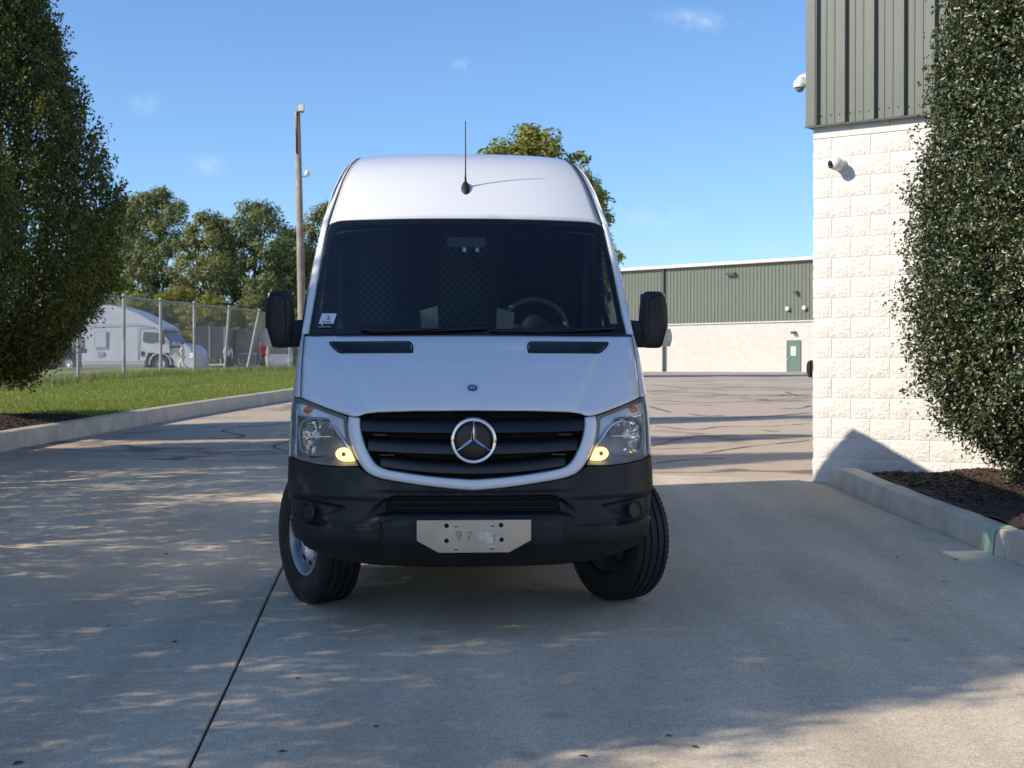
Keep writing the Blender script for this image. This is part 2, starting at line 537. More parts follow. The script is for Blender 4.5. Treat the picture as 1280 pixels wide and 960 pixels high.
# tar lines poured over the cracks of the asphalt
def ribbon(name, pts, wd, m, lift=.004, parent=None):
    P = chaikin(pts, 3); n = len(P)
    v = []; f = []
    for i, p in enumerate(P):
        a = P[max(i - 1, 0)]; b = P[min(i + 1, n - 1)]
        d = np.array(b) - np.array(a); d = d / (np.linalg.norm(d) + 1e-9)
        ww = wd * (.35 + 1.0 * random.random())
        for s in (-1, 1):
            q = (p[0] - d[1] * ww * s, p[1] + d[0] * ww * s)
            v.append((q[0], q[1], prof(q[1]) - .02 + lift))
    for i in range(n - 1): f.append((2 * i, 2 * i + 1, 2 * i + 3, 2 * i + 2))
    return mk(name, v, f, m, parent)
tar = empty('crack_sealant'); tar['kind'] = 'structure'
for px in ([(352, 528), (320, 531), (285, 534), (275, 538), (300, 541), (308, 544), (285, 547), (262, 546)],
           [(366, 550), (348, 553), (340, 557), (352, 561), (366, 563)],
           [(0, 556), (120, 562), (250, 564), (366, 562)],
           [(180, 528), (300, 533), (366, 527)],
           [(150, 541), (210, 536), (270, 532)],
           [(815, 556), (860, 544), (930, 541), (1012, 543)],
           [(820, 531), (870, 537), (900, 531), (960, 532), (1012, 528)],
           [(880, 565), (930, 557), (1012, 549)],
           [(860, 516), (880, 519), (905, 518)], [(905, 487), (880, 484), (850, 485)], [(982, 489), (990, 492), (1000, 494)],
           [(812, 507), (830, 512), (838, 514)], [(975, 509), (1000, 510), (1013, 506)], [(955, 536), (965, 538), (975, 537)],
           [(820, 577), (860, 572), (905, 571)], [(815, 480), (870, 486), (940, 482), (1012, 487)],
           [(815, 499), (880, 503), (950, 500), (1012, 496)], [(815, 522), (880, 523), (950, 520), (1012, 515)],
           [(815, 492), (860, 489), (930, 494), (1012, 492)]):
    g = [ground_hit(*p) for p in px]
    dmean = np.mean([q[1] for q in g])
    ribbon('tar_line', g, .022 if dmean < 24 else .04, M['tar'], parent=tar)

# ---- kerbs
def kerb(name, line, h, wd, side, seglen, label_parts=None, gap=.004):
    """line: (x,y) of the gutter face; side=-1 body lies to the left, +1 to the right"""
    root = empty(name); root['kind'] = 'structure'
    L = chaikin(line, 2); L = resample(L, max(2, int(sum(np.linalg.norm(np.array(a) - np.array(b)) for a, b in zip(L[:-1], L[1:])) / .25)))
    per = max(2, int(seglen / .25))
    i = 0
    while i < len(L) - 1:
        j = min(i + per, len(L) - 1)
        v = []; f = []
        for q, k in enumerate(range(i, j + 1)):
            a = L[max(k - 1, 0)]; b = L[min(k + 1, len(L) - 1)]
            d = (b - a) / np.linalg.norm(b - a); nrm = np.array([-d[1], d[0]])
            if nrm[0] * side < 0: nrm = -nrm
            p = L[k] + d * (gap if q == 0 else (-gap if k == j else 0))
            z = prof(p[1])
            hh = h(k / (len(L) - 1)) if callable(h) else h
            wob = .004 * math.sin(k * 1.7)
            for (o, zz) in ((0, -.06), (.015 + wob, hh - .035), (.028 + wob, hh - .01), (.055, hh), (wd, hh + .004), (wd, -.06)):
                v.append((p[0] + nrm[0] * o, p[1] + nrm[1] * o, z + zz))
        n = j - i + 1
        for q in range(n - 1):
            for e in range(5):
                f.append((q * 6 + e, q * 6 + e + 1, (q + 1) * 6 + e + 1, (q + 1) * 6 + e))
        f.append(tuple(range(6))); f.append(tuple(range((n - 1) * 6 + 5, (n - 1) * 6 - 1, -1)))
        mb = MB().add(v, f)
        mb.build('kerb_segment', M['kerb_concrete'], root, smooth=True, angle=40)
        i = j
    return L

KL = [(-7.0, -16), (-6.75, 0), (-6.6, 10)] + [ground_hit(*p) for p in ((0, 562), (100, 545), (200, 526), (300, 509), (365, 499))]
KL += [(KL[-1][0] + .25, 40), (KL[-1][0] + .2, 55), (KL[-1][0] - .2, 75)]
LK = kerb('left_kerb', KL, .215, .17, -1, 3.0)
KR = [ground_hit(1021, 597), ground_hit(1040, 604), ground_hit(1120, 642), ground_hit(1200, 675), ground_hit(1230, 689), ground_hit(1280, 708)]
KR += [(KR[-1][0] + .14, 6.5), (KR[-1][0] + .45, 3), (KR[-1][0] + .9, -3), (KR[-1][0] + 1.6, -16)]
RK = kerb('right_kerb', KR, lambda t: .04 + .14 * sstep(0, .028, t), .17, 1, 2.6)

# ---- grass bank behind the left kerb
def kx(Y): return float(np.interp(Y, LK[:, 1], LK[:, 0]))
def bank(x, Y):
    d = max(0, kx(Y) - .17 - x)
    return prof(Y) + .21 + .10 * (1 - math.exp(-d / 2.5)) + .018 * math.sin(x * 2.1 + Y) * min(1, d)
yy = list(np.arange(-16, 76, .75))
dd = [0, .15, .4, .8, 1.3, 2, 3, 4, 5, 6.5, 8, 10, 14, 20, 30, 50]
V = []; F = []
for Y in yy:
    for d in dd:
        x = kx(Y) - .165 - d
        far = sstep(44, 60, Y)
        z = bank(x, Y)
        if d == 50: z -= .6
        V.append((x, Y, z))
n = len(dd)
F = [(i * n + j, i * n + j + 1, (i + 1) * n + j + 1, (i + 1) * n + j) for i in range(len(yy) - 1) for j in range(n - 1)]
F = [q[::-1] for q in F]
gb = mk('grass_bank', V, F, M['turf_soil'], smooth=True); gb['kind'] = 'structure'

# grass blades (nobody could count them)
leaf_mat('grass_blade', (.14, .175, .03), (.31, .34, .085), .55, .35, ctrans=(1.3, 1.4, .6))
leaf_mat('weed_blade', (.14, .165, .05), (.32, .31, .12), .6, .35, ctrans=(1.2, 1.2, .7))
def blades(P, hmin, hmax, wd):
    n = len(P)
    a = rng.uniform(0, 2 * math.pi, n); h = rng.uniform(hmin, hmax, n); l = rng.uniform(.1, .6, n) * h
    b = rng.uniform(0, 2 * math.pi, n)
    dx, dy = np.cos(a) * wd, np.sin(a) * wd
    V = np.zeros((n, 3, 3))
    V[:, 0] = P + np.stack([dx, dy, 0 * dx], 1); V[:, 1] = P - np.stack([dx, dy, 0 * dx], 1)
    V[:, 2] = P + np.stack([np.cos(b) * l, np.sin(b) * l, h], 1)
    return V.reshape(-1, 3), np.arange(3 * n).reshape(-1, 3)
N = 130000
Yg = 14 + 42 * rng.random(N) ** 1.25
dg = .03 + rng.random(N) ** 1.2 * np.clip(3.0 + (Yg - 20) * .25, 3, 9)
xg = np.array([kx(y) for y in Yg]) - .165 - dg
keep = ~((Yg < 21.4) & (dg > .0) & (Yg < 21.4 - .0 * dg))
P = np.stack([xg, Yg, np.array([bank(x, y) for x, y in zip(xg, Yg)])], 1)[keep]
V, F = blades(P, .03, .06, .007)
gr = link('lawn_grass', bulk('lawn_grass', V, F, M['grass_blade']))
tag(gr, 'short mown green grass on the bank behind the long kerb', 'grass', kind='stuff')

# ---- mulch bed under the left trees
def mound(name, pts_fn, nu, nv):
    P = [[pts_fn(u / (nu - 1), v / (nv - 1)) for v in range(nv)] for u in range(nu)]
    return MB().grid(P).build(name, M['mulch'], smooth=True, normals=False)
def left_bed(u, v):
    Y = -14 + u * 35.4
    e = sstep(21.6, 17, Y)
    wd = 2.9 * (.55 + .45 * e)
    x = kx(Y) - .162 - v * wd
    b = math.sin(math.pi * v) * .20 * (.3 + .7 * e) * sstep(0, .04, 1 - u)
    return (x, Y, bank(x, Y) + .004 + b + .022 * math.sin(9 * x + 3 * Y) * math.sin(7 * Y - 2 * x) * sstep(0, .1, v) * sstep(0, .1, 1 - v))
lb = mound('left_mulch_bed', left_bed, 180, 18); lb['kind'] = 'structure'

# ---- mulch bed beside the building
WC = ((1016.5 - 640) / FPX * 14.55, 14.55)        # near corner of the building
WT = Vector((.81, -.587, 0)).normalized()         # along its front, to the right
WN = Vector((-.587, -.81, 0)).normalized()        # out of its front
def kxr(Y): return float(np.interp(-Y, -RK[:, 1], RK[:, 0]))
def right_bed_z(x, Y, v, u):
    return prof(Y) + .05 + .14 * sstep(0, .05, u) + (.10 + .10 * sstep(.0, .4, u)) * math.sin(min(1, v * 1.25) * math.pi / 2) * sstep(0, .10, u) + .018 * math.sin(8 * x + 2 * Y) * math.sin(6 * Y)
def right_bed(u, v):
    Y = 14.25 - u * 22
    x0 = kxr(Y) + .16
    sW = (14.55 - Y) / .587
    x1 = min(WC[0] + .81 * sW + .12, x0 + 3.6)
    x1 = max(x1, x0 + .02)
    x = x0 + v * (x1 - x0)
    return (x, Y, right_bed_z(x, Y, v, u))
rb = mound('right_mulch_bed', right_bed, 130, 30); rb['kind'] = 'structure'
# loose bark chips lying on both beds
def chips(fn, n, u0, u1):
    Vs = []; Fs = []; k = 0
    base = np.array([(-1, -1, 0), (1, -1, 0), (1, 1, 0), (-1, 1, 0), (-.8, -.8, 1), (.8, -.9, 1), (.9, .7, 1), (-.8, .8, 1)], float)
    fc = np.array([(0, 1, 5, 4), (1, 2, 6, 5), (2, 3, 7, 6), (3, 0, 4, 7), (4, 5, 6, 7)])
    for _ in range(n):
        p = fn(random.uniform(u0, u1), random.uniform(.02, .97))
        s = np.array([random.uniform(.012, .04), random.uniform(.006, .014), random.uniform(.004, .012)])
        m3 = np.array(Matrix.Rotation(random.uniform(0, 6.28), 3, 'Z') @ Matrix.Rotation(random.uniform(-.5, .5), 3, 'Y') @ Matrix.Rotation(random.uniform(-.5, .5), 3, 'X'))
        Vs.append((base * s) @ m3.T + np.array(p)); Fs.append(fc + k); k += 8
    return np.concatenate(Vs), np.concatenate(Fs)
for nm, fn, n, u0, u1, lab in (('bark_chips', right_bed, 7000, 0, .42, 'loose bark chips on the bed beside the block wall'),
                               ('bark_chips', left_bed, 5000, .72, 1, 'loose bark chips on the bed under the columnar trees')):
    V, F = chips(fn, n, u0, u1)
    tag(link(nm, bulk(nm, V, F, M['mulch_chip'])), lab, 'bark mulch', kind='stuff')
# small pale green mark on the kerb
pc = ground_hit(1229, 690)
i0 = int(np.argmin(np.abs(RK[:, 1] - pc[1])))
a = RK[i0]; b = RK[i0 + 1]; d = (b - a) / np.linalg.norm(b - a); nr_ = np.array([-d[1], d[0]])
if nr_[0] < 0: nr_ = -nr_
v = []
for s, in ((-.075,), (.075,)):
    for (o, zz) in ((-.004, .0), (.010, .146), (.022, .173), (.05, .184), (.15, .188)):
        q = a + d * s + nr_ * o
        v.append((q[0], q[1], prof(q[1]) + zz))
tag(mk('kerb_green_mark', v, [(i, i + 1, i + 6, i + 5) for i in range(4)], M['pale_green'], smooth=True), 'pale green mark across the kerb beside the holly', 'paint mark')
# ================================================================== BUILDINGS
mat('block_paint', (.79, .76, .70), .8, var=.05, vscale=3, bump=.9, bscale=30, bdist=.015, coords='Object', var2=.05, vscale2=30)
mat('block_paint_far', (.74, .69, .62), .8, var=.05, vscale=.6, coords='Object')
mat('mortar', (.82, .79, .72), .9, bump=.3, bscale=80)
mat('green_metal', (.155, .170, .146), .42, var=.07, vscale=1.5, rvar=.08, coords='Object')
mat('green_trim', (.055, .066, .054), .45, var=.08, vscale=4)
mat('far_green_metal', (.135, .155, .120), .5, var=.06, vscale=.5)
mat('white_trim', (.70, .70, .66), .45, var=.05, vscale=3)
mat('white_plastic', (.78, .78, .76), .35)
mat('black_plastic', (.012, .012, .013), .4)
mat('lens_black', (.004, .004, .005), .08)
mat('door_green', (.10, .17, .13), .45, var=.1, vscale=3)
mat('paper', (.8, .8, .78), .7)
mat('dark_metal', (.05, .05, .05), .5, var=.3, vscale=10)
mat('chrome', (.82, .83, .85), .08, metal=1.0)

bld = empty('block_warehouse', (WC[0], WC[1], 0), math.atan2(WT.y, WT.x),
            'cream split-face block building with green ribbed metal above, beside the holly', 'building')
CH = .2032; ZT = 3.70; NC = 18; LB = 6.1
# block kinds that share their meshes: rough split faces
def block_mesh(wd, seed, corner=False):
    r = np.random.default_rng(seed)
    nx, nz = (8, 5) if wd > .3 else (5, 5)
    g = .0045
    V = []; F = []
    lo = r.normal(0, 1, (4, 4))
    for j in range(nz):
        for i in range(nx):
            u, v = i / (nx - 1), j / (nz - 1)
            edge = (i in (0, nx - 1)) or (j in (0, nz - 1))
            y = -.004 if edge else -.011 + r.normal(0, .0036)
            x = g + u * (wd - 2 * g); z = g + v * (CH - 2 * g)
            if not edge: x += r.normal(0, .008); z += r.normal(0, .006)
            if corner and i == 0: x += abs(r.normal(0, .006)) - .010
            V.append((x, y, z))
    n0 = len(V)
    F = [(j * nx + i, j * nx + i + 1, (j + 1) * nx + i + 1, (j + 1) * nx + i) for j in range(nz - 1) for i in range(nx - 1)]
    ring = [i for i in range(nx)] + [j * nx + nx - 1 for j in range(1, nz)] + [(nz - 1) * nx + i for i in range(nx - 2, -1, -1)] + [j * nx for j in range(nz - 2, 0, -1)]
    for k in ring: V.append((V[k][0], .05, V[k][2]))
    m = len(ring)
    for k in range(m): F.append((ring[k], n0 + k, n0 + (k + 1) % m, ring[(k + 1) % m]))
    return mesh('block', V, F, M['block_paint'], True, 38)
full = [block_mesh(.4064, 10 + k) for k in range(7)]
fullc = [block_mesh(.4064, 30 + k, True) for k in range(3)]
halfc = [block_mesh(.2032, 40 + k, True) for k in range(3)]
for c in range(NC):
    z = ZT - (c + 1) * CH
    s = 0.0; first = True
    while s < LB - .2:
        if first and c % 2 == 0: me, wd = halfc[c % 3], .2032
        elif first: me, wd = fullc[c % 3], .4064
        else: me, wd = full[random.randrange(7)], .4064
        link('block', me, bld, (s, 0, z)); s += wd; first = False
mb = MB(); s = 0.0
for k in range(15):
    mb = MB().box(s + .002, s + .4044, -.012, .05, ZT + .003, ZT + .125)
    mb.build('smooth_block', M['mortar'], bld); s += .4064
MB().box(.006, LB, .0012, .6, -.3, ZT + .12).build('core_wall', M['mortar'], bld)
MB().box(.02, 26, .2, 24, -.3, 7.3).build('inner_wall', M['block_paint_far'], bld)
# green ribbed sheets, one object for each rib's width
ZM = ZT + .135; ZE = 7.4
def rib_panel(wd, h, rib, parent_mat):
    pts = [(0, 0), (.014, -.045), (.054, -.045), (.068, 0), (.125, 0), (.131, -.006), (.145, -.006), (.151, 0), (.212, 0), (.218, -.006), (.232, -.006), (.238, 0), (wd, 0)]
    V = [(x, y - .025, 0) for x, y in pts] + [(x, y - .025, h) for x, y in pts]
    n = len(pts)
    F = [(i, i + 1, n + i + 1, n + i) for i in range(n - 1)]
    return mesh('metal_sheet', V, F, parent_mat)
rp = rib_panel(.3048, ZE - ZM, .03, M['green_metal'])
for k in range(20):
    link('metal_sheet', rp, bld, (.005 + k * .3048, 0, ZM))
mb = MB().box(-.055, .045, -.078, -.028, ZM - .02, ZE).box(-.055, -.025, -.0275, .16, ZM - .02, ZE)
mb.build('corner_trim', M['green_metal'], bld)
mb = MB().add([(-.06, -.016, ZM + .005), (LB, -.016, ZM + .005), (LB, -.082, ZM - .006), (-.06, -.082, ZM - .006),
               (-.06, -.082, ZM - .026), (LB, -.082, ZM - .026), (-.06, -.016, ZM - .01), (LB, -.016, ZM - .01)],
              [(0, 1, 2, 3), (3, 2, 5, 4), (4, 5, 7, 6)])
mb.build('flashing', M['green_trim'], bld)
MB().box(-.15, 26, -.2, 24, ZE + .003, ZE + .25).build('roof_edge', M['white_trim'], bld)
# screws along the foot of the sheets
mb = MB()
for k in range(20):
    for q in (.09, .19, .285):
        mb.ball((.005 + k * .3048 + q, -.027, ZM + .09 + .004 * (k % 3)), .008, 6, 4)
o = mb.build('sheet_screws', M['green_trim'], bld); o['kind'] = 'stuff'

def cam_pt(s, out, z):
    p = Vector((WC[0], WC[1], 0)) + WT * s + WN * out
    return (p.x, p.y, z)
# round camera on the block wall
sx = (1047 - 640) / FPX
s_ = (WC[0] - sx * WC[1]) / (-.81 - sx * .587)
zc = CAM_H + (HZ - 207) / FPX * (WC[1] - .587 * s_)
tc_ = empty('security_camera', cam_pt(s_ + .03, .016, zc), math.atan2(WT.y, WT.x), 'white ball security camera fixed to the split-face blocks', 'security camera')
MB().lathe([(.0, .0), (.068, .0), (.068, -.02), (.055, -.035), (.045, -.06), (.0, -.06)], 20, 'y').build('base', M['white_plastic'], tc_, smooth=True, angle=40)
MB().ball((0, -.105, 0), .068, 20, 12).build('ball_housing', M['white_plastic'], tc_, smooth=True)
ld = Vector((-.62, -.66, -.16)).normalized()
q = ld.to_track_quat('Z', 'Y').to_matrix()
mb = MB(); mb.lathe([(0, .0), (.040, .0), (.043, .012), (.036, .020), (0, .018)], 18, 'z')
mb.v = [tuple(q @ Vector(v) + Vector((0, -.105, 0)) + ld * .053) for v in mb.v]
mb.build('lens', M['lens_black'], tc_, smooth=True, angle=40)
# dome camera on a bracket round the corner of the green sheets
pz = CAM_H + (HZ - 105) / FPX * 14.6
dc = empty('dome_camera', (WC[0] - .055, WC[1] + .03, pz), math.atan2(WT.y, WT.x), 'white dome security camera on a bracket at the corner of the green sheets', 'security camera'); dc.scale = (.82, .82, .82)
MB().box(-.012, .02, -.055, .055, -.01, .13).build('wall_plate', M['white_plastic'], dc, bevel=.006)
MB().tube([(-.01, 0, .085), (-.07, 0, .09), (-.105, 0, .075), (-.108, 0, .04)], [.028, .03, .034, .036], 12).build('arm', M['white_plastic'], dc, smooth=True, angle=50)
MB().lathe([(0, .06), (.05, .055), (.075, .03), (.082, -.02), (.078, -.045), (0, -.045)], 22, 'z', (-.108, 0, 0)).build('housing', M['white_plastic'], dc, smooth=True, angle=40)
MB().ball((-.108, 0, -.047), .058, 18, 10).build('dome', mat('smoke_dome', (.22, .23, .24), .12), dc, smooth=True)
# dark hood peeping round the corner of the wall
hz = CAM_H + (HZ - 461) / FPX * 14.7
bx = empty('dark_wall_box', (WC[0] + .052, WC[1] + .16, hz), math.atan2(WT.y, WT.x), 'small dark box peeping round the corner of the block wall', 'utility box')
MB().prism([(-.01, -.09), (-.03, -.085), (-.05, -.03), (-.05, .03), (-.04, .07), (-.01, .09)], -.1, .1).build('cover', M['black_plastic'], bx)
MB().box(-.0095, .012, -.08, .08, -.07, .07).build('back_plate', M['dark_metal'], bx)

# ---------------------------------------------------------------- far building
FT = Vector((.731, -.682, 0)).normalized(); FN = Vector((-.682, -.731, 0)).normalized()
FD = Vector(((993 - 640) / FPX * 99, 99, 0))
def ft_at(px):
    k = (px - 640) / FPX
    return (k * FD.y - FD.x) / (FT.x - k * FT.y)
def fz_at(px, py):
    t_ = ft_at(px); return CAM_H + (HZ - py) / FPX * (FD.y + FT.y * t_)
fb = empty('far_warehouse', (FD.x, FD.y, 0), math.atan2(FT.y, FT.x),
           'long low warehouse across the yard, green ribbed sheets over a cream block base', 'building')
ZB, ZS, ZR = 1.1, fz_at(993, 401), fz_at(993, 326)
X0, X1 = ft_at(520), 10
m = M['block_paint_far']; t = m.node_tree
bt = t.nodes.new('ShaderNodeTexBrick'); tcn = t.nodes.new('ShaderNodeTexCoord')
mpn = t.nodes.new('ShaderNodeMapping'); mpn.inputs['Rotation'].default_value = (R(90), 0, 0)
t.links.new(tcn.outputs['Object'], mpn.inputs['Vector']); t.links.new(mpn.outputs[0], bt.inputs['Vector'])
for k_, v_ in (('Scale', 1), ('Mortar Size', .012), ('Brick Width', .406), ('Row Height', .203), ('Bias', 0)): bt.inputs[k_].default_value = v_
bt.inputs['Color1'].default_value = (.60, .57, .51, 1); bt.inputs['Color2'].default_value = (.55, .52, .465, 1); bt.inputs['Mortar'].default_value = (.49, .46, .41, 1)
t.links.new(bt.outputs['Color'], t.nodes['Principled BSDF'].inputs['Base Color'])
MB().box(X0, X1, 0, 30, ZB - 1, ZS).build('block_base', M['block_paint_far'], fb)
MB().box(X0 + .02, X1 - .02, .1, 29.9, ZS + .002, ZR).build('upper_wall', M['far_green_metal'], fb)
def far_panel(h):
    pts = []
    for k in range(3):
        x = k * .3048
        pts += [(x, 0), (x + .03, -.045), (x + .10, -.045), (x + .13, 0)]
    pts.append((.9144, 0))
    n = len(pts)
    V = [(x, y - .06, 0) for x, y in pts] + [(x, y - .06, h) for x, y in pts]
    return mesh('metal_sheet', V, [(i, i + 1, n + i + 1, n + i) for i in range(n - 1)], M['far_green_metal'])
fp = far_panel(ZR - ZS - .02)
for k in range(int((X1 - X0) / .9144)):
    link('metal_sheet', fp, fb, (X0 + k * .9144, 0, ZS + .01))
MB().box(X0, X1, -.13, .0, ZS - .06, ZS + .005).build('base_flashing', M['white_trim'], fb)
MB().box(X0 - .3, X1 + .3, -.42, .05, ZR - .03, ZR + .20).build('gutter', M['white_trim'], fb, bevel=.03)
MB().add([(X0 - .3, -.42, ZR + .203), (X1 + .3, -.42, ZR + .203), (X1 + .3, 30, ZR + 1.2), (X0 - .3, 30, ZR + 1.2)], [(0, 1, 2, 3)]).build('roof', M['white_trim'], fb)
for px in (831, 700, 600):
    x = ft_at(px)
    MB().box(x - .07, x + .07, -.24, -.1105, ZB - .2, ZR - .032).build('downspout', mat('spout_dark', (.045, .055, .05), .5) if px == 831 else M['spout_dark'], fb)
xd = ft_at(992.5)
dr = MB().box(xd - .50, xd + .50, -.05, .02, ZB, ZB + 2.28).build('door', M['door_green'], fb)
MB().box(xd - .56, xd - .503, -.07, .02, ZB, ZB + 2.34).box(xd + .503, xd + .56, -.07, .02, ZB, ZB + 2.34).box(xd - .503, xd + .503, -.07, .02, ZB + 2.284, ZB + 2.34).build('door_frame', M['door_green'], fb)
MB().box(xd - .22, xd + .16, -.057, -.0505, ZB + 1.28, ZB + 1.9).build('notice', M['paper'], dr)
MB().ball((xd - .40, -.10, ZB + 1.02), .07, 10, 8).build('handle', M['chrome'], dr, smooth=True)
for px, py, r_ in ((986.5, 386, .20), (1007.5, 385, .20)):
    x, z = ft_at(px), fz_at(px, py)
    lf = empty('floodlight', tuple(Vector((FD.x, FD.y, z)) + FT * x + FN * .10), math.atan2(FT.y, FT.x), ('round white lamp on the far green sheets, to the left of the door' if px < 990 else 'round white lamp on the far green sheets, closest to the block building corner'), 'wall lamp', 'pair of round wall lamps')
    MB().lathe([(0, 0), (.09, 0), (.09, -.10), (.15, -.15), (.14, -.22), (0, -.25)], 16, 'y').build('lamp_head', M['white_plastic'], lf, smooth=True, angle=40)
    MB().box(-.08, .08, -.02, .02, -.22, -.10).build('bracket', M['dark_metal'], lf)
for px, py, wd, lab in ((916, 343, .42, 'wide dark lamp high on the far green sheets'), (997, 366, .16, 'small dark fitting on the far green sheets above the round lamps'),
                        (993.5, 416, .16, 'small dark lamp over the green door')):
    x, z = ft_at(px), fz_at(px, py)
    out = .10 if py < 400 else 0.0
    lf = empty('wall_lamp', tuple(Vector((FD.x, FD.y, z)) + FT * x + FN * out), math.atan2(FT.y, FT.x), lab, 'wall lamp')
    MB().prism([(-wd, -.06), (wd, -.06), (wd * .8, .10), (-wd * .8, .10)], -.34, 0).build('housing', M['dark_metal'], lf, bevel=.01)
    MB().box(-wd * .8, wd * .8, -.30, -.04, -.075, -.0605).build('lens', M['white_plastic'], lf)
# ================================================================== VEGETATION
mat('bark', (.085, .07, .055), .9, var=.35, vscale=8, bump=.8, bscale=25, bdist=.02)
mat('bark_far', (.07, .06, .05), .9, var=.3, vscale=4)
leaf_mat('hornbeam_leaf', (.042, .062, .012), (.185, .19, .036), .5, .22, ctrans=(1.5, 1.5, .5))
leaf_mat('holly_leaf', (.032, .048, .015), (.105, .125, .042), .40, .08, spec=.8)
leaf_mat('far_leaf_dark', (.10, .13, .05), (.25, .29, .12), .6, .28, ctrans=(1.3, 1.3, .6))
leaf_mat('far_leaf_olive', (.135, .145, .055), (.30, .31, .125), .6, .28, ctrans=(1.2, 1.2, .6))
leaf_mat('far_leaf_bright', (.16, .175, .035), (.36, .36, .09), .6, .3, ctrans=(1.2, 1.2, .6))

def unit(a): return a / (np.linalg.norm(a, axis=-1, keepdims=True) + 1e-9)
def leaf_arrays(P, Nn, L, Wd, r, fold=.12, tipbias=None):
    """folded two-triangle leaves at P with normals about Nn"""
    n = len(P)
    N_ = unit(Nn)
    d = unit(np.cross(N_, unit(r.normal(size=(n, 3)))) if tipbias is None else tipbias - N_ * np.sum(tipbias * N_, 1, keepdims=True) + .35 * r.normal(size=(n, 3)))
    s = unit(np.cross(N_, d))
    L = L[:, None]; Wd = Wd[:, None]
    V = np.zeros((n, 4, 3))
    V[:, 0] = P; V[:, 1] = P + d * L * .48 + s * Wd + N_ * L * fold
    V[:, 2] = P + d * L; V[:, 3] = P + d * L * .48 - s * Wd + N_ * L * fold
    b = np.arange(n)[:, None] * 4
    F = np.concatenate([b + np.array([[0, 1, 2]]), b + np.array([[0, 2, 3]])], 1).reshape(-1, 3)
    return V.reshape(-1, 3), F

def fbm(th, h, r, amps):
    o = np.zeros_like(th)
    for (ka, kh, a) in amps:
        o += a * np.sin(ka * th + r.uniform(0, 6.28)) * np.sin(kh * h + r.uniform(0, 6.28))
    return o

# ---------------------------------------------------------------- columnar hornbeams on the left
def hornbeam_crown(seed, H=9.0, Rm=2.0, z0=.5, sprays=6200, per=34):
    r = np.random.default_rng(seed)
    hh = r.random(sprays) ** 1.25
    prof_h = [0, .05, .12, .26, .42, .62, .80, .92, 1]
    prof_r = [.34, .58, .82, 1.0, .78, .47, .27, .13, .02]
    th = r.uniform(0, 2 * np.pi, sprays)
    lump = 1 + fbm(th, hh * 9, r, ((3, 1.3, .07), (5, 2.1, .06), (8, 3.7, .05)))
    rad = np.interp(hh, prof_h, prof_r) * Rm * lump * (1 - .5 * r.random(sprays) ** 2.6)
    C = np.stack([rad * np.cos(th), rad * np.sin(th), z0 + hh * (H - z0 - .5)], 1)
    out = np.stack([np.cos(th), np.sin(th), np.zeros(sprays)], 1)
    sd = unit(out * r.uniform(.1, .7, (sprays, 1)) + np.array([0, 0, 1.0]) + .25 * r.normal(size=(sprays, 3)))
    ln = r.uniform(.18, .50, sprays)
    t = r.random((sprays, per))
    P = C[:, None] + sd[:, None] * (t * ln[:, None])[..., None] + r.normal(size=(sprays, per, 3)) * (.085 * (1.2 - t))[..., None]
    Nn = out[:, None] * .8 + np.array([0, 0, .7]) + .75 * r.normal(size=(sprays, per, 3))
    P = P.reshape(-1, 3); Nn = Nn.reshape(-1, 3)
    tb = np.repeat(sd, per, 0) + .6 * r.normal(size=P.shape)
    n = len(P)
    return leaf_arrays(P, Nn, r.uniform(.045, .080, n), r.uniform(.014, .023, n), r, tipbias=tb)
V, F = hornbeam_crown(3)
horn_crown = [bulk('crown', V, F, M['hornbeam_leaf'])]
V, F = hornbeam_crown(4)
horn_crown.append(bulk('crown', V, F, M['hornbeam_leaf']))
V, F = hornbeam_crown(5, sprays=3300)
horn_crown.append(bulk('crown', V, F, M['hornbeam_leaf']))
V, F = hornbeam_crown(6, sprays=4900)
horn_crown.append(bulk('crown', V, F, M['hornbeam_leaf']))
def horn_trunk():
    mb = MB()
    mb.tube([(0, 0, -.2), (0, 0, .3), (.02, .01, 1.5), (-.02, .02, 4), (0, 0, 8.2)], [.15, .12, .105, .07, .015], 10)
    for k in range(22):
        a = k * 2.4; z = .9 + k * .28; L = 1.5 * (1 - k / 26)
        mb.tube([(0, 0, z), (math.cos(a) * L * .4, math.sin(a) * L * .4, z + .5), (math.cos(a) * L * .75, math.sin(a) * L * .75, z + 1.5)], [.035, .025, .008], 5)
    return mb
ht = horn_trunk()
htm = mesh('trunk', ht.v, ht.f, M['bark'], True)
for (x, Y, sxy, sz, rot, v, lab) in (
        (-7.62, 20.4, .95, 1.0, .4, 0, 'tall hornbeam at the lawn end of the row beside the kerb'),
        (-7.45, 16.2, .86, .88, 2.3, 1, 'hornbeam next to the end tree of the row'),
        (-7.9, 13.1, .95, .92, 4.1, 2, 'slim hornbeam in the middle of the row'),
        (-7.9, 8.9, 1.15, .76, 1.2, 2, 'short hornbeam in the row beside the van'),
        (-7.95, 4.4, 1.36, 1.15, 5.3, 3, 'broad hornbeam that shades the front of the van')):
    t_ = empty('hornbeam_tree', (x, Y, bank(x, Y) + .05), rot, lab, 'tree', 'columnar hornbeams along the drive')
    t_.scale = (sxy, sxy, sz)
    link('trunk', htm, t_); link('crown', horn_crown[v], t_)

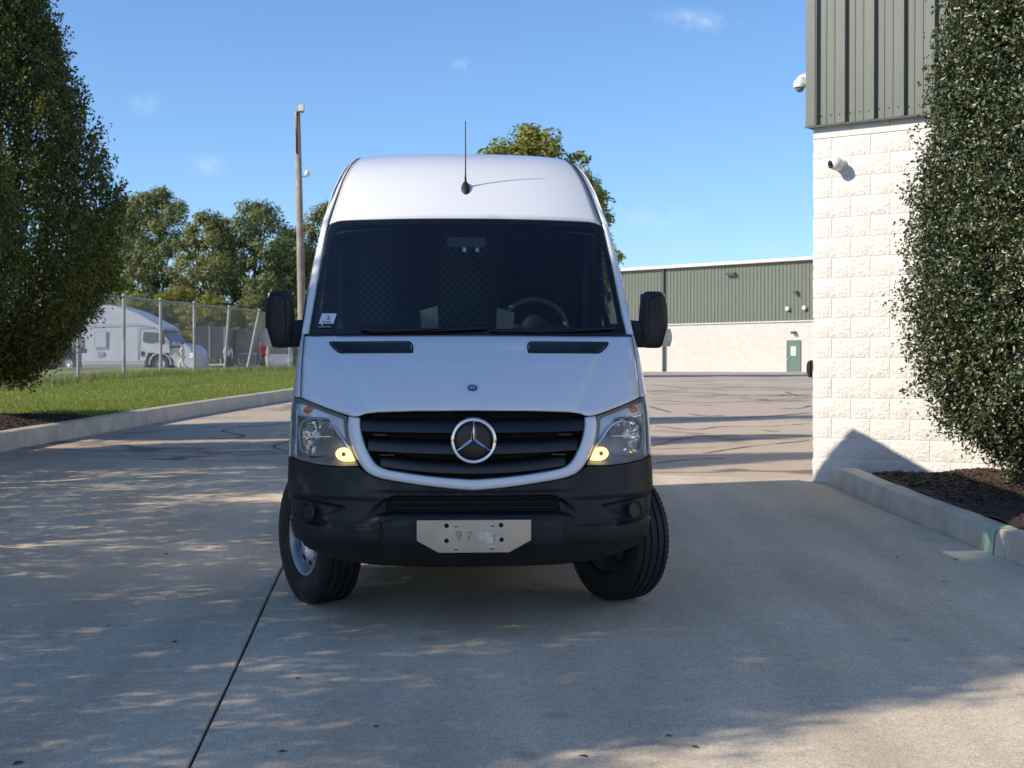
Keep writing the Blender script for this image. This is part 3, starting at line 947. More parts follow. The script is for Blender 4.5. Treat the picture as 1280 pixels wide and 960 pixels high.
# ---------------------------------------------------------------- holly by the building
def holly():
    r = np.random.default_rng(21)
    sprays, per = 12000, 24
    zz = [.06, .22, .42, .80, 1.5, 2.6, 3.3, 4.4, 5.4, 6.2, 6.7]
    rr = [.22, .55, .84, 1.03, 1.10, 1.0, .90, .68, .45, .22, .05]
    hz_ = .06 + 6.55 * r.random(sprays) ** 1.15
    th = r.uniform(0, 2 * np.pi, sprays)
    lump = 1 + fbm(th, hz_, r, ((3, 2.3, .06), (6, 4.1, .07), (9, 6.7, .05)))
    rad = np.interp(hz_, zz, rr) * lump * (1 - .5 * r.random(sprays) ** 2.4)
    C = np.stack([rad * np.cos(th), rad * np.sin(th), hz_], 1)
    out = np.stack([np.cos(th), np.sin(th), .25 + 0 * th], 1)
    sd = unit(out + .7 * r.normal(size=(sprays, 3)))
    ln = r.uniform(.12, .30, sprays)
    t = r.random((sprays, per))
    P = C[:, None] + sd[:, None] * (t * ln[:, None])[..., None] + r.normal(size=(sprays, per, 3)) * .045
    Nn = (out[:, None] * .7 + np.array([0, 0, .5]) + .8 * r.normal(size=(sprays, per, 3))).reshape(-1, 3)
    P = P.reshape(-1, 3); n = len(P)
    return leaf_arrays(P, Nn, r.uniform(.030, .050, n), r.uniform(.010, .0155, n), r, fold=.22)
V, F = holly()
HX, HY = 4.58, 11.8
hz0 = prof(HY) + .38
hl = empty('holly_tree', (HX, HY, hz0), 0, 'dense glossy dark green holly in the mulch bed against the building', 'tree')
link('crown', bulk('crown', V, F, M['holly_leaf']), hl)
mb = MB()
mb.tube([(0, 0, -.3), (0, 0, .4), (.03, 0, 2), (0, 0, 6.2)], [.10, .085, .06, .01], 10)
for k in range(30):
    a = k * 2.4; z = .35 + k * .18; L = 1.1 * (1 - k / 34)
    mb.tube([(0, 0, z), (math.cos(a) * L * .5, math.sin(a) * L * .5, z + .15), (math.cos(a) * L, math.sin(a) * L, z + .4)], [.028, .018, .006], 5)
mb.build('trunk', M['bark'], hl, smooth=True)

# ---------------------------------------------------------------- trees beyond the fence and the yard
def far_tree_meshes(seed, H, Rm, z0, clumps, per, leaf, m, spread=.5, up=.0):
    r = np.random.default_rng(seed)
    h = r.random(clumps)
    th = r.uniform(0, 2 * np.pi, clumps)
    env = np.sqrt(np.clip(1 - (2 * h - .85) ** 2 / 1.35, .03, 1))
    rad = env * Rm * np.sqrt(r.random(clumps)) * (1 + .2 * np.sin(3 * th + seed))
    C = np.stack([rad * np.cos(th), rad * np.sin(th), z0 + h * (H - z0)], 1)
    rc = r.uniform(.45, 1.05, clumps) * spread * Rm * .42
    dirs = unit(r.normal(size=(clumps, per, 3)))
    P = C[:, None] + dirs * (rc[:, None] * r.random((clumps, per)) ** .45)[..., None] * np.array([1, 1, .8 + up])
    Nn = (dirs + np.array([0, 0, .6]) + .5 * r.normal(size=dirs.shape)).reshape(-1, 3)
    P = P.reshape(-1, 3); n = len(P)
    V, F = leaf_arrays(P, Nn, r.uniform(.7, 1.3, n) * leaf, r.uniform(.25, .42, n) * leaf, r)
    crown = bulk('crown', V, F, m)
    mb = MB()
    lean = r.normal(0, .25, 2)
    mb.tube([(0, 0, -.3), (lean[0] * .2, lean[1] * .2, z0), (lean[0], lean[1], H * .75)], [.03 * H * .8, .022 * H * .8, .03], 7)
    for k in r.choice(clumps, min(26, clumps), False):
        c = C[k]; zb = max(.8, c[2] * r.uniform(.35, .6))
        mb.tube([(lean[0] * zb / H, lean[1] * zb / H, zb), (c[0] * .55, c[1] * .55, zb + (c[2] - zb) * .55), tuple(c)], [.09, .06, .02], 5)
    return crown, mesh('trunk', mb.v, mb.f, M['bark_far'], True)
kinds = [far_tree_meshes(101, 14, 4.2, 1.2, 170, 130, .26, M['far_leaf_dark'], .62),
         far_tree_meshes(102, 13, 3.8, 1.6, 140, 130, .26, M['far_leaf_olive'], .62),
         far_tree_meshes(103, 13.5, 4.4, .8, 185, 130, .26, M['far_leaf_dark'], .58),
         far_tree_meshes(150, 12, 3.6, .8, 200, 150, .22, M['far_leaf_bright'], .6)]
def far_tree(px, top, Z, kind, wf, rot, lab, grp=None):
    crown, trunk = kinds[kind]
    base_h = (14, 13, 13.5, 12)[kind] + .6
    x = (px - 640) / FPX * Z
    z0 = prof(Z) - .05
    s = (CAM_H + (HZ - top) / FPX * Z - z0) / base_h
    t_ = empty('deciduous_tree', (x, Z, z0), rot, lab, 'tree', grp)
    t_.scale = (s * wf, s * wf, s)
    link('trunk', trunk, t_); link('crown', crown, t_)
    return t_
G = 'trees beyond the truck yard'
far_tree(118, 262, 162, 2, .95, .3, 'dark tree half hidden behind the row of hornbeams', G)
far_tree(196, 232, 156, 0, .95, 1.1, 'tallest grey-green tree behind the white lorry', G)
far_tree(262, 262, 150, 1, 1.0, 2.0, 'brownish green tree behind the fence posts', G)
far_tree(318, 248, 152, 2, .98, 3.3, 'dense green tree beside the wooden lamp pole', G)
far_tree(408, 250, 154, 1, .80, 4.4, 'thin olive tree behind the wooden lamp pole and the van', G)
far_tree(355, 318, 168, 3, .85, 2.2, 'low yellowish tree beyond the foot of the lamp pole', G)
far_tree(362, 282, 166, 2, .8, 2.7, 'leafy tree whose crown meets the wooden lamp pole', G)
far_tree(155, 250, 170, 1, .9, 4.7, 'olive tree beside the hornbeam crown', G)
for k, (px, tp, Z, lab) in enumerate(((170, 366, 142, 'low bright green bush behind the white lorry roof'), (222, 356, 144, 'rounded yellow-green bush beside the tall grey-green tree'),
                                 (262, 366, 141, 'low pale bush under the brownish green tree'), (320, 368, 141, 'low grey-green bush over the dark lorry'), (370, 386, 144, 'low bush at the foot of the lamp pole'), (130, 372, 146, 'low bush at the tail of the white lorry'))):
    far_tree(px, tp, Z, 3 if k in (0, 1, 2) else 1, 1.5, k * 1.3, lab, 'bushes behind the truck yard')
far_tree(658, 150, 62, 3, 1.08, .9, 'yellow-green tree rising behind the van roof')
far_tree(734, 210, 66, 0, .45, 5.0, 'dark green tree at the shoulder of the van roof')
# hedge-like belt closing the view between the trunks
r = np.random.default_rng(55)
n = 26000
P = np.stack([r.uniform(-90, -6, n), r.uniform(168, 176, n), 1.3 + r.random(n) ** 1.3 * (5.4 + 1.8 * np.sin(np.linspace(0, 40, n)))], 1)
V, F = leaf_arrays(P, r.normal(size=(n, 3)) + np.array([0, -.4, .6]), r.uniform(.5, .9, n), r.uniform(.2, .34, n), r)
tag(link('undergrowth', bulk('undergrowth', V, F, M['far_leaf_dark'])), 'dark undergrowth under the far trees', 'undergrowth', kind='stuff')
# ================================================================== THE VAN
def paint_mat():
    m = mat('van_white', (.81, .815, .815), .28, coat=1.0, var=.015, vscale=2, spec=.5)
    return m
paint_mat()
mat('bumper_plastic', (.0095, .0105, .0125), .56, var=.45, vscale=5, bump=.18, bscale=500, bdist=.001, rvar=.1)
mat('grille_black', (.011, .0115, .013), .33, var=.2, vscale=6)
mat('void_black', (.003, .003, .003), .9)
mat('rubber', (.010, .010, .010), .6, var=.3, vscale=12)
mat('tyre_rubber', (.012, .012, .0125), .68, var=.35, vscale=9, bump=.2, bscale=120, bdist=.002)
mat('steel_silver', (.42, .43, .45), .38, metal=.85, var=.15, vscale=7, rvar=.1)
mat('brushed_steel', (.40, .40, .395), .30, metal=1.0, var=.10, vscale=4, rvar=.08, bump=.08, bscale=300, bdist=.001)
mat('steel_smear', (.62, .58, .50), .45, metal=.35, var=.3, vscale=30)
mat('steel_dull', (.25, .25, .25), .5, metal=.7)
mat('lamp_housing', (.24, .24, .235), .32, metal=.2, var=.2, vscale=10)
mat('lamp_silver', (.80, .80, .81), .28, metal=.2, rvar=.08)
mat('lamp_chrome', (.85, .86, .88), .06, metal=1.0)
mat('amber', (.72, .20, .05), .3, coat=.5)
mat('lamp_lit', (.95, .75, .35), .35, emit=((1.0, .68, .25), 1.25))
mat('dash', (.030, .032, .036), .65, var=.2, vscale=8, bump=.2, bscale=200)
mat('dash_grey', (.20, .215, .21), .55)
mat('seat_cloth', (.0025, .0028, .0036), .9, var=.2, vscale=30)
mat('liner', (.055, .058, .062), .8)
mat('sticker_white', (.75, .76, .74), .5)
mat('ink', (.03, .03, .03), .6)
mat('badge_blue', (.03, .06, .16), .3)
mat('cab_block_white', (.85, .87, .88), .4)
glass_mat('windscreen_glass', (.42, .48, .48), 0.0, 1.5, 1.3)
glass_mat('side_glass', (.86, .90, .86), 0.0, 1.5, .7)
glass_mat('lamp_glass', (.93, .94, .94), 0.0, 1.5, 1.0)
# perforated cab wall
m = mat('mesh_wall', (.045, .048, .052), .7); t = m.node_tree
vo = t.nodes.new('ShaderNodeTexVoronoi'); vo.inputs['Randomness'].default_value = 0; vo.inputs['Scale'].default_value = 1
tcn = t.nodes.new('ShaderNodeTexCoord'); mpn = t.nodes.new('ShaderNodeMapping')
mpn.inputs['Scale'].default_value = (27, 0, 27); mpn.inputs['Rotation'].default_value = (0, R(45), 0)
t.links.new(tcn.outputs['Object'], mpn.inputs['Vector']); t.links.new(mpn.outputs[0], vo.inputs['Vector'])
rp_ = t.nodes.new('ShaderNodeValToRGB'); rp_.color_ramp.elements[0].position = .30; rp_.color_ramp.elements[1].position = .36
rp_.color_ramp.elements[0].color = (.006, .006, .007, 1); rp_.color_ramp.elements[1].color = (.16, .175, .18, 1)
t.links.new(vo.outputs['Distance'], rp_.inputs[0]); t.links.new(rp_.outputs[0], t.nodes['Principled BSDF'].inputs['Base Color'])

YAW = R(3.2)
VX, VY = -0.197, 7.3
van = empty('delivery_van', (VX, VY, prof(VY)), 0, 'white high-roof delivery van with black bumper, parked on the concrete drive', 'van')
van.rotation_euler = (math.atan(SL), 0, YAW)

tP = smooth_tab([(.16, .34), (.24, .27), (.30, .20), (.36, .125), (.42, .06), (.50, .022), (.60, .012), (.68, .028), (.76, .04), (.82, .045),
      (1.0, .065), (1.10, .095), (1.155, .135), (1.22, .215), (1.30, .335), (1.40, .52), (1.48, .70), (1.56, .89)], 300, 6)
tC = smooth_tab([(.16, .40), (.45, .42), (.75, .46), (.9, .48), (1.1, .52), (1.2, .50), (1.3, .42), (1.4, .32), (1.5, .22), (1.56, .18)], 200, 9)
tW = smooth_tab([(.16, .88), (.36, .925), (.45, .955), (.6, .985), (.75, .995), (.9, .992), (1.2, .986), (1.4, .977), (1.56, .968), (1.8, .955), (2.0, .935),
      (2.25, .90), (2.471, .855), (2.637, .80), (2.748, .745)], 300, 5)
NN = 2.4
def gsup(u):
    u = min(abs(u), .9999); return 1 - (1 - u ** NN) ** (1 / NN)
def Fy(x, z): return interp(z, tP) + interp(z, tC) * gsup(x / interp(z, tW))
def hood_relief(x, z):
    ax = abs(x)
    ridge = .50 + (z - 1.14) / .40 * .27
    lift = .015 * sstep(ridge + .022, ridge - .012, ax)
    dip = .006 * math.exp(-((ax - ridge - .05) / .05) ** 2)
    mid = -.004 * math.exp(-(ax / .16) ** 2) * sstep(1.54, 1.40, z)
    if ax < .27: mid -= .0028 * math.exp(-((z - 1.462 - .034 * (ax / .25) ** 2) / .006) ** 2) * sstep(.27, .15, ax)
    return (-lift + dip + mid) * sstep(1.13, 1.20, z) * sstep(1.555, 1.50, z)
def drape(x, z, off=0.0): return (x, Fy(x, z) + off, z)

def sd_poly(x, z, poly):
    """signed distance, negative inside"""
    d = 1e9; inside = False; n = len(poly)
    for i in range(n):
        ax, az = poly[i]; bx_, bz = poly[(i + 1) % n]
        ex, ez = bx_ - ax, bz - az
        t_ = max(0, min(1, ((x - ax) * ex + (z - az) * ez) / (ex * ex + ez * ez)))
        d = min(d, math.hypot(x - ax - ex * t_, z - az - ez * t_))
        if (az > z) != (bz > z) and x < (bx_ - ax) * (z - az) / (bz - az) + ax: inside = not inside
    return -d if inside else d

def coons(bottom, top, left, right, nu, nv):
    """patch between four (x,z) curves; left/right run bottom to top"""
    B, T = resample(bottom, nu), resample(top, nu); L, Rr = resample(left, nv), resample(right, nv)
    out = []
    for j in range(nv):
        v = j / (nv - 1); row = []
        for i in range(nu):
            u = i / (nu - 1)
            p = (1 - v) * B[i] + v * T[i] + (1 - u) * L[j] + u * Rr[j] - ((1 - u) * (1 - v) * B[0] + u * (1 - v) * B[-1] + (1 - u) * v * T[0] + u * v * T[-1])
            row.append(p)
        out.append(row)
    return out

# ---- bonnet
HB = [(0, 1.160), (.3, 1.158), (.50, 1.150), (.565, 1.142), (.592, 1.130), (.615, 1.124), (.65, 1.131), (.75, 1.160), (.85, 1.189), (.922, 1.211)]
hb = smooth_tab(HB, 240, 4)
nu, nv = 121, 44
P = []
for j in range(nv):
    v = j / (nv - 1); row = []
    for i in range(nu):
        u = -1 + 2 * i / (nu - 1)
        xb, xt = .922 * u, .944 * u
        x = xb + (xt - xb) * v
        zb = interp(abs(xb), hb); zt = 1.545 - .008 * u * u
        z = zb + (zt - zb) * v
        roll = .012 * (sstep(.035, 0, v))
        row.append(drape(x, z, hood_relief(x, z) + roll))
    P.append(row)
hood = MB().grid(P).build('bonnet', M['van_white'], van, smooth=True)
solidify(hood, .014, 1.0)
# make sure the shell thickens inwards
def face_out(o, ref=(0, 3.0, 1.2)):
    me = o.data; c = Vector(ref); s_ = 0
    for p in me.polygons: s_ += p.normal.dot(p.center - c) * p.area
    if s_ < 0: me.flip_normals()
face_out(hood); hood.modifiers[0].offset = -1
# bonnet vents
for sgn in (-1, 1):
    q = [(.325, 1.455), (.725, 1.452), (.792, 1.503), (.335, 1.507)]
    rows = coons([q[0], q[1]], [q[3], q[2]], [q[0], q[3]], [q[1], q[2]], 30, 5)
    vb = MB().grid([[drape(sgn * p[0], p[1], hood_relief(p[0], p[1]) - .003) for p in r_] for r_ in rows]).build('bonnet_vent', M['grille_black'], van, smooth=True)
    mbv = MB()
    for k in range(19):
        u = (k + .7) / 20
        a = .325 + u * .40; b_ = .335 + u * .457
        pts = [drape(sgn * (a + (b_ - a) * w_), 1.457 + .046 * w_, hood_relief(a, 1.48) - .006) for w_ in (0.02, .35, .65, .97)]
        mbv.tube(pts, .0055, 5)
    mbv.build('vent_rib', M['bumper_plastic'], vb, smooth=True)
    rim = [(.322, 1.452), (.726, 1.449), (.760, 1.470), (.797, 1.506), (.34, 1.510), (.322, 1.495), (.322, 1.452)]
    mbv = MB(); mbv.tube([drape(sgn * x, z, hood_relief(x, z) - .002) for x, z in resample(rim, 60)], .005, 6)
    mbv.build('vent_rim', M['bumper_plastic'], vb, smooth=True)
# small round badge on the bonnet
def disc_on(x, z, r_, name, m, parent, off=-.003, thick=.004, n=24, fx=None):
    c = Vector(drape(x, z)); e = .01
    nx_ = Vector(drape(x + e, z)) - Vector(drape(x - e, z)); nz_ = Vector(drape(x, z + e)) - Vector(drape(x, z - e))
    nn = nx_.cross(nz_).normalized()
    if nn.y > 0: nn = -nn
    ux = nx_.normalized(); uz = nn.cross(ux).normalized()
    if uz.z < 0: uz = -uz
    V = [tuple(c + nn * (-off)) for _ in ()]
    mb_ = MB(); v = []
    for (rr, hh) in ((r_, 0), (r_, thick * .7), (r_ * .93, thick), (0.001, thick)):
        for k in range(n):
            t_ = 2 * math.pi * k / n
            v.append(tuple(c + nn * (-off - .003 + hh) + (ux * math.cos(t_) + uz * math.sin(t_)) * rr))
    f = []
    for i in range(3):
        f += [(i * n + k, i * n + (k + 1) % n, (i + 1) * n + (k + 1) % n, (i + 1) * n + k) for k in range(n)]
    mb_.add(v, f)
    return mb_.build(name, m, parent, smooth=True, angle=35), c, nn, ux, uz
bd, c, nn, ux, uz = disc_on(0, 1.262, .026, 'bonnet_badge', M['badge_blue'], van, off=-.017, thick=.005)
c = c + nn * .014
mb = MB()
for (r_, tk) in ((.015, .0018),):
    mb.tube([tuple(c + nn * .004 + (ux * math.cos(a) + uz * math.sin(a)) * r_) for a in np.linspace(0, 2 * math.pi, 25)], tk, 6, cap=False)
for a in (R(90), R(210), R(330)):
    mb.tube([tuple(c + nn * .005), tuple(c + nn * .005 + (ux * math.cos(a) + uz * math.sin(a)) * .015)], .002, 5)
mb.build('badge_ring', M['lamp_chrome'], bd, smooth=True)

# ---- grille surround (white U) and the grille
GI = [(0, 1.157), (.30, 1.155), (.50, 1.148), (.560, 1.140), (.582, 1.125), (.586, 1.09), (.575, 1.03), (.555, .975), (.53, .925), (.505, .888), (.475, .868), (.40, .853), (.2, .826), (0, .813)]
inn = resample(chaikin([(.586, 1.122), (.586, 1.09), (.575, 1.03), (.555, .975), (.53, .925), (.505, .890), (.47, .868), (.40, .853), (.2, .826), (.03, .8135), (0, .813)], 2), 70)
outr = resample(chaikin([(.650, 1.128), (.655, 1.08), (.645, 1.02), (.622, .955), (.592, .892), (.555, .846), (.50, .818), (.40, .800), (.2, .772), (.03, .757), (0, .756)], 2), 70)
rows = []
for k in range(70):
    row = []
    for j in range(9):
        u = j / 8
        p = inn[k] * (1 - u) + outr[k] * u
        bul = -.014 * math.sin(math.pi * min(1, u * .9 + .05)) + .03 * sstep(.10, 0, u) + .004 * sstep(.85, 1, u)
        row.append((p, bul))
    rows.append(row)
full_rows = [[drape(p[0], p[1], b_) for p, b_ in r_] for r_ in rows] + [[drape(-p[0], p[1], b_) for p, b_ in r_] for r_ in rows[-2::-1]]
o = MB().grid(full_rows).build('grille_surround', M['van_white'], van, smooth=True); face_out(o); solidify(o, .012)
gpoly = [(x, z) for x, z in GI] + [(-x, z) for x, z in GI[-2:0:-1]]
def half_open(z):
    zs = [p[1] for p in GI[3:]]; xs_ = [p[0] for p in GI[3:]]
    return float(np.interp(z, zs[::-1], xs_[::-1]))
Pg = []
for j in range(12):
    z = .80 + .37 * j / 11
    hw = half_open(min(max(z, .813), 1.14)) + .02
    Pg.append([drape(hw * u, z, .085) for u in np.linspace(-1, 1, 31)])
grille = MB().grid(Pg).build('grille', M['void_black'], van, smooth=True)
for (z0, kx2, fh) in ((1.079, .015, .034), (.972, .055, .036), (.866, .16, .030)):
    Ps = []
    prof_s = ((.040, .080), (.034, .045), (.022, .018), (.012, .006), (0, .002), (-fh + .004, .004), (-fh, .010), (-fh - .002, .06))
    cols = np.linspace(-1, 1, 61)
    hw = min(half_open(z0 + kx2 * .25), half_open(z0 - fh + kx2 * .2), half_open(max(.83, z0 - fh + kx2 * .22))) + .004
    for (dz, off) in prof_s:
        Ps.append([drape(hw * u, z0 + kx2 * (hw * u) ** 2 + dz, off + .012) for u in cols])
    sl = MB().grid(Ps).build('grille_slat', M['grille_black'], grille, smooth=True, angle=50)
    mbh = MB()
    for k in range(52):
        x = (k - 25.5) * .0205
        if abs(x) > hw - .05: continue
        z = z0 + kx2 * x * x + .018
        y = Fy(x, z) + .022
        mbh.box(x - .006, x + .006, y - .004, y + .006, z - .005, z + .005)
    h_ = mbh.build('slat_holes', M['void_black'], grille); h_['kind'] = 'stuff'
    for s_ in (-1, 1):
        MB().box(s_ * (hw - .10) - .035, s_ * (hw - .10) + .035, Fy(hw - .1, z0 - fh - .012) + .02, Fy(hw - .1, z0 - fh - .012) + .04, z0 + kx2 * (hw - .1) ** 2 - fh - .017, z0 + kx2 * (hw - .1) ** 2 - fh - .009).build('slat_clip', M['grille_black'], grille)
# star in a ring
EZ = 1.011; EY = interp(EZ, tP) - .012
eb = MB().lathe([(0.001, .0), (.06, .002), (.10, .008), (.120, .022), (.122, .075)], 48, 'y', (0, EY + .006, EZ)).build('emblem', M['grille_black'], van, smooth=True, angle=40)
pr_ = [(.109 + .0105 * math.cos(a), -.004 - .011 * math.sin(a)) for a in np.linspace(0, 2 * math.pi, 13)[:-1]]
MB().lathe(pr_, 64, 'y', (0, EY, EZ), close=True).build('emblem_ring', M['lamp_chrome'], eb, smooth=True)
mb = MB()
for a in (R(90), R(210), R(330)):
    d_ = Vector((math.cos(a), 0, math.sin(a))); s_ = Vector((-math.sin(a), 0, math.cos(a)))
    c = Vector((0, EY - .002, EZ)); f_ = Vector((0, -1, 0))
    tip = c + d_ * .104; L_ = c + (d_ * .5 + s_ * .866) * .016; R_ = c + (d_ * .5 - s_ * .866) * .016
    top_ = c + f_ * .019
    mb.add([tuple(top_), tuple(L_), tuple(tip + f_ * .004 + s_ * .003), tuple(tip + f_ * .004 - s_ * .003), tuple(R_), tuple(tip + f_ * .007)], [(0, 1, 2, 5), (0, 5, 3, 4)])
mb.build('emblem_star', M['lamp_chrome'], eb)

# ---- headlamps
HT = [(.657, 1.126), (.75, 1.155), (.85, 1.184), (.92, 1.204), (.968, 1.214)]
HBt = [(.594, .877), (.70, .872), (.80, .876), (.90, .888), (.968, .905)]
HL_ = [(.594, .877), (.622, .95), (.646, 1.02), (.657, 1.08), (.657, 1.126)]
HR_ = [(.968, .905), (.975, 1.0), (.978, 1.1), (.976, 1.17), (.968, 1.214)]
def rim_dist(p):
    return -sd_poly(p[0], p[1], HBt + HR_[1:] + HT[::-1][1:] + HL_[::-1][1:-1])
lamp_rows = coons(HBt, HT, HL_, HR_, 40, 26)
for sgn in (-1, 1):
    hlp = MB().grid([[drape(sgn * p[0], p[1], .008 + .085 * sstep(0, .045, rim_dist(p)) * (1 - .35 * sstep(.86, .97, p[0]))) for p in r_] for r_ in lamp_rows]).build('headlamp', M['lamp_housing'], van, smooth=True)
    o = MB().grid([[drape(sgn * p[0], p[1], -.003 + .008 * sstep(.010, 0, rim_dist(p))) for p in r_] for r_ in lamp_rows]).build('lamp_lens', M['lamp_glass'], hlp, smooth=True)
    # silver upper reflector
    up = coons([(.632, .965), (.655, .985), (.690, 1.03), (.735, 1.08), (.80, 1.10), (.90, 1.118), (.955, 1.125)], [(.664, 1.118), (.75, 1.148), (.85, 1.177), (.955, 1.203)],
               [(.632, .965), (.654, 1.04), (.664, 1.118)], [(.955, 1.125), (.955, 1.203)], 34, 10)
    MB().grid([[drape(sgn * p[0], p[1], .050) for p in r_] for r_ in up]).build('upper_reflector', M['lamp_silver'], hlp, smooth=True)
    st = resample(chaikin([(.628, .958), (.66, .982), (.695, 1.03), (.735, 1.078), (.80, 1.098), (.90, 1.116), (.955, 1.127)], 2), 40)
    mbs = MB(); mbs.tube([drape(sgn * x, z, .040) for x, z in st], .008, 8)
    mbs.build('chrome_strip', M['lamp_chrome'], hlp, smooth=True)
    # faceted main reflector
    cx, cz = .822, 1.015
    cy = Fy(cx, cz) + .055
    mbm = MB(); n_ = 22; prof_m = ((.002, .055), (.030, .050), (.055, .036), (.078, .012), (.092, -.012))
    v = []
    for k in range(n_):
        t_ = 2 * math.pi * k / n_
        ct, st_ = math.cos(t_), math.sin(t_)
        sq = (abs(ct) ** 3.2 + abs(st_) ** 3.2) ** (-1 / 3.2)
        for q, (rr, yy_) in enumerate(prof_m):
            wob = (1 + .05 * ((k + q) % 2)) if 0 < q < 4 else 1
            v.append((sgn * cx + ct * sq * rr * .93 * wob, cy + yy_ + (.010 * ((k % 2) - .5) if 0 < q < 4 else 0), cz + st_ * sq * rr * wob))
    mq = len(prof_m)
    f = [(k * mq + i, ((k + 1) % n_) * mq + i, ((k + 1) % n_) * mq + i + 1, k * mq + i + 1) for k in range(n_) for i in range(mq - 1)]
    mbm.add(v, f); mr_ = mbm.build('main_reflector', M['lamp_chrome'], hlp)
    MB().ball((sgn * cx, cy + .02, cz + .004), .021, 14, 10).build('bulb_shield', M['lamp_silver'], hlp, smooth=True)
    MB().box(sgn * cx - .075, sgn * cx + .075, cy - .008, cy - .002, cz - .003, cz + .003).build('reflector_bar', M['lamp_silver'], hlp)
    mbb = MB(); ring_ = []
    for t_ in np.linspace(0, 2 * math.pi, 41):
        ct, st_ = math.cos(t_), math.sin(t_); sq = (abs(ct) ** 3.2 + abs(st_) ** 3.2) ** (-1 / 3.2)
        ring_.append((sgn * cx + ct * sq * .090, cy - .014, cz + st_ * sq * .097))
    mbb.tube(ring_, .007, 8, cap=False); mbb.build('reflector_bezel', M['lamp_housing'], hlp, smooth=True)
    # lit corner lamp
    bl = [(.612, .899), (.672, .893), (.705, .905), (.722, .930), (.708, .958), (.675, .968), (.640, .962)]
    v = []
    pl = resample(chaikin(bl + [bl[0]], 2), 29)[:-1]
    cc = pl.mean(0)
    for (s_, off) in ((1.0, .035), (.97, .018), (.8, .008), (.4, .004), (.02, .003)):
        for p in pl:
            q = cc + (p - cc) * s_; v.append(drape(sgn * q[0], q[1], off))
    n_ = len(pl)
    f = [(i * n_ + k, i * n_ + (k + 1) % n_, (i + 1) * n_ + (k + 1) % n_, (i + 1) * n_ + k) for i in range(4) for k in range(n_)]
    cl = MB().add(v, f).build('corner_lamp', M['lamp_lit'], hlp, smooth=True)
    MB().ball((sgn * .672, Fy(.672, .932) + .004, .934), .012, 12, 8).build('corner_bulb', M['amber'], hlp, smooth=True)
    # amber indicator
    ax, az = .865, 1.150
    MB().ball((sgn * ax, Fy(ax, az) + .052, az), .034, 14, 8, sx=1.1, sy=.5, sz=.62).build('indicator_bulb', M['amber'], hlp, smooth=True)
    # side ribs of the lamp
    mbr = MB(); mbr.tube([drape(sgn * (.935 + .004 * w_), .90 + .27 * w_, .018) for w_ in np.linspace(0, 1, 8)], .005, 6)
    mbr.build('lamp_rib', M['lamp_silver'], hlp, smooth=True)

# ---- black bumper
btop = smooth_tab([(0, .7545), (.03, .7555), (.2, .770), (.4, .798), (.5, .816), (.555, .844), (.592, .872), (.70, .868), (.80, .872), (.90, .884), (.97, .898), (1.0, .902)], 200, 3)
bbot = smooth_tab([(0, .335), (.5, .338), (.7, .355), (.85, .395), (.95, .44), (1.0, .47)], 100, 6)
INT = [(-.40, .722), (.40, .722), (.455, .702), (.50, .668), (.592, .572), (.572, .570), (.49, .622), (.40, .634), (-.40, .634), (-.49, .622), (-.572, .570), (-.592, .572), (-.50, .668), (-.455, .702)]
FOG = [(.66, .664), (.90, .694), (.958, .690), (.958, .590), (.90, .572), (.74, .553), (.79, .60)]
def bump_rel(x, z):
    ax = abs(x); r_ = 0.0
    d_ = sd_poly(x, z, INT)
    if d_ < .012: r_ += sstep(.006, -.006, d_) * (.006 + .075 * (1 - sstep(.36, .57, ax)))
    d_ = sd_poly(ax, z, FOG)
    if d_ < .02: r_ += .026 * sstep(.006, -.012, d_)
    r_ += .016 * sstep(.722, .690, z) * sstep(.35, .62, ax)           # step under the upper band
    r_ += .012 * sstep(.760, .735, z) * (1 - sstep(.40, .62, ax))
    r_ -= .020 * sstep(.572, .556, z) * sstep(.46, .474, z) * sstep(.40, .62, ax)   # lower lip band
    r_ += .018 * sstep(.470, .458, z)
    return r_
nc = 96; nr_b = 84
cols = [(t_, None) for t_ in np.linspace(0, 1, nc)]
half = []
for t_ in np.linspace(0, 1, nc):
    half.append((math.sin(t_ * math.pi / 2) ** (2 / NN), 0.0))
for e in (.25, .5, .75, 1.0): half.append((1.0, e))
Pb = []
for j in range(nr_b):
    v = j / (nr_b - 1); row = []
    for (u, e) in half:
        xr = .985 * u
        zb, zt = interp(xr, bbot), interp(xr, btop)
        z = zb + (zt - zb) * v
        W_ = interp(z, tW)
        x = W_ * u
        uu = min(u, .99995)
        y = interp(z, tP) + interp(z, tC) * gsup(uu) if u < 1 else interp(z, tP) + interp(z, tC)
        rel = bump_rel(x, z)
        k = sstep(.93, .99, u)
        if u < 1: y += rel * (1 - k)
        x -= max(0, rel) * k * .8
        y += e * max(0, .575 - y)
        row.append((x, y, z))
    Pb.append(row)
full_b = [[(-p[0], p[1], p[2]) for p in row[:0:-1]] + row for row in Pb]
bump = MB().grid(full_b).build('bumper', M['bumper_plastic'], van, smooth=True, angle=42); face_out(bump, (0, 1.2, .6)); solidify(bump, .008)
mb = MB()
Pv = [[drape(x, z, .060) for x in np.linspace(-.44 + (.70 - z) * -.3, .44 + (.70 - z) * .3, 24)] for z in np.linspace(.640, .716, 5)]
MB().grid(Pv).build('intake_shade_sheet', M['void_black'], bump, smooth=True)  # black sheet in the slot, the opening's shade put into its colour
for z_ in (.660, .690):
    mbs = MB(); mbs.tube([drape(x, z_, .050) for x in np.linspace(-.44, .44, 24)], .005, 6)
    mbs.build('intake_bar', M['grille_black'], bump, smooth=True)
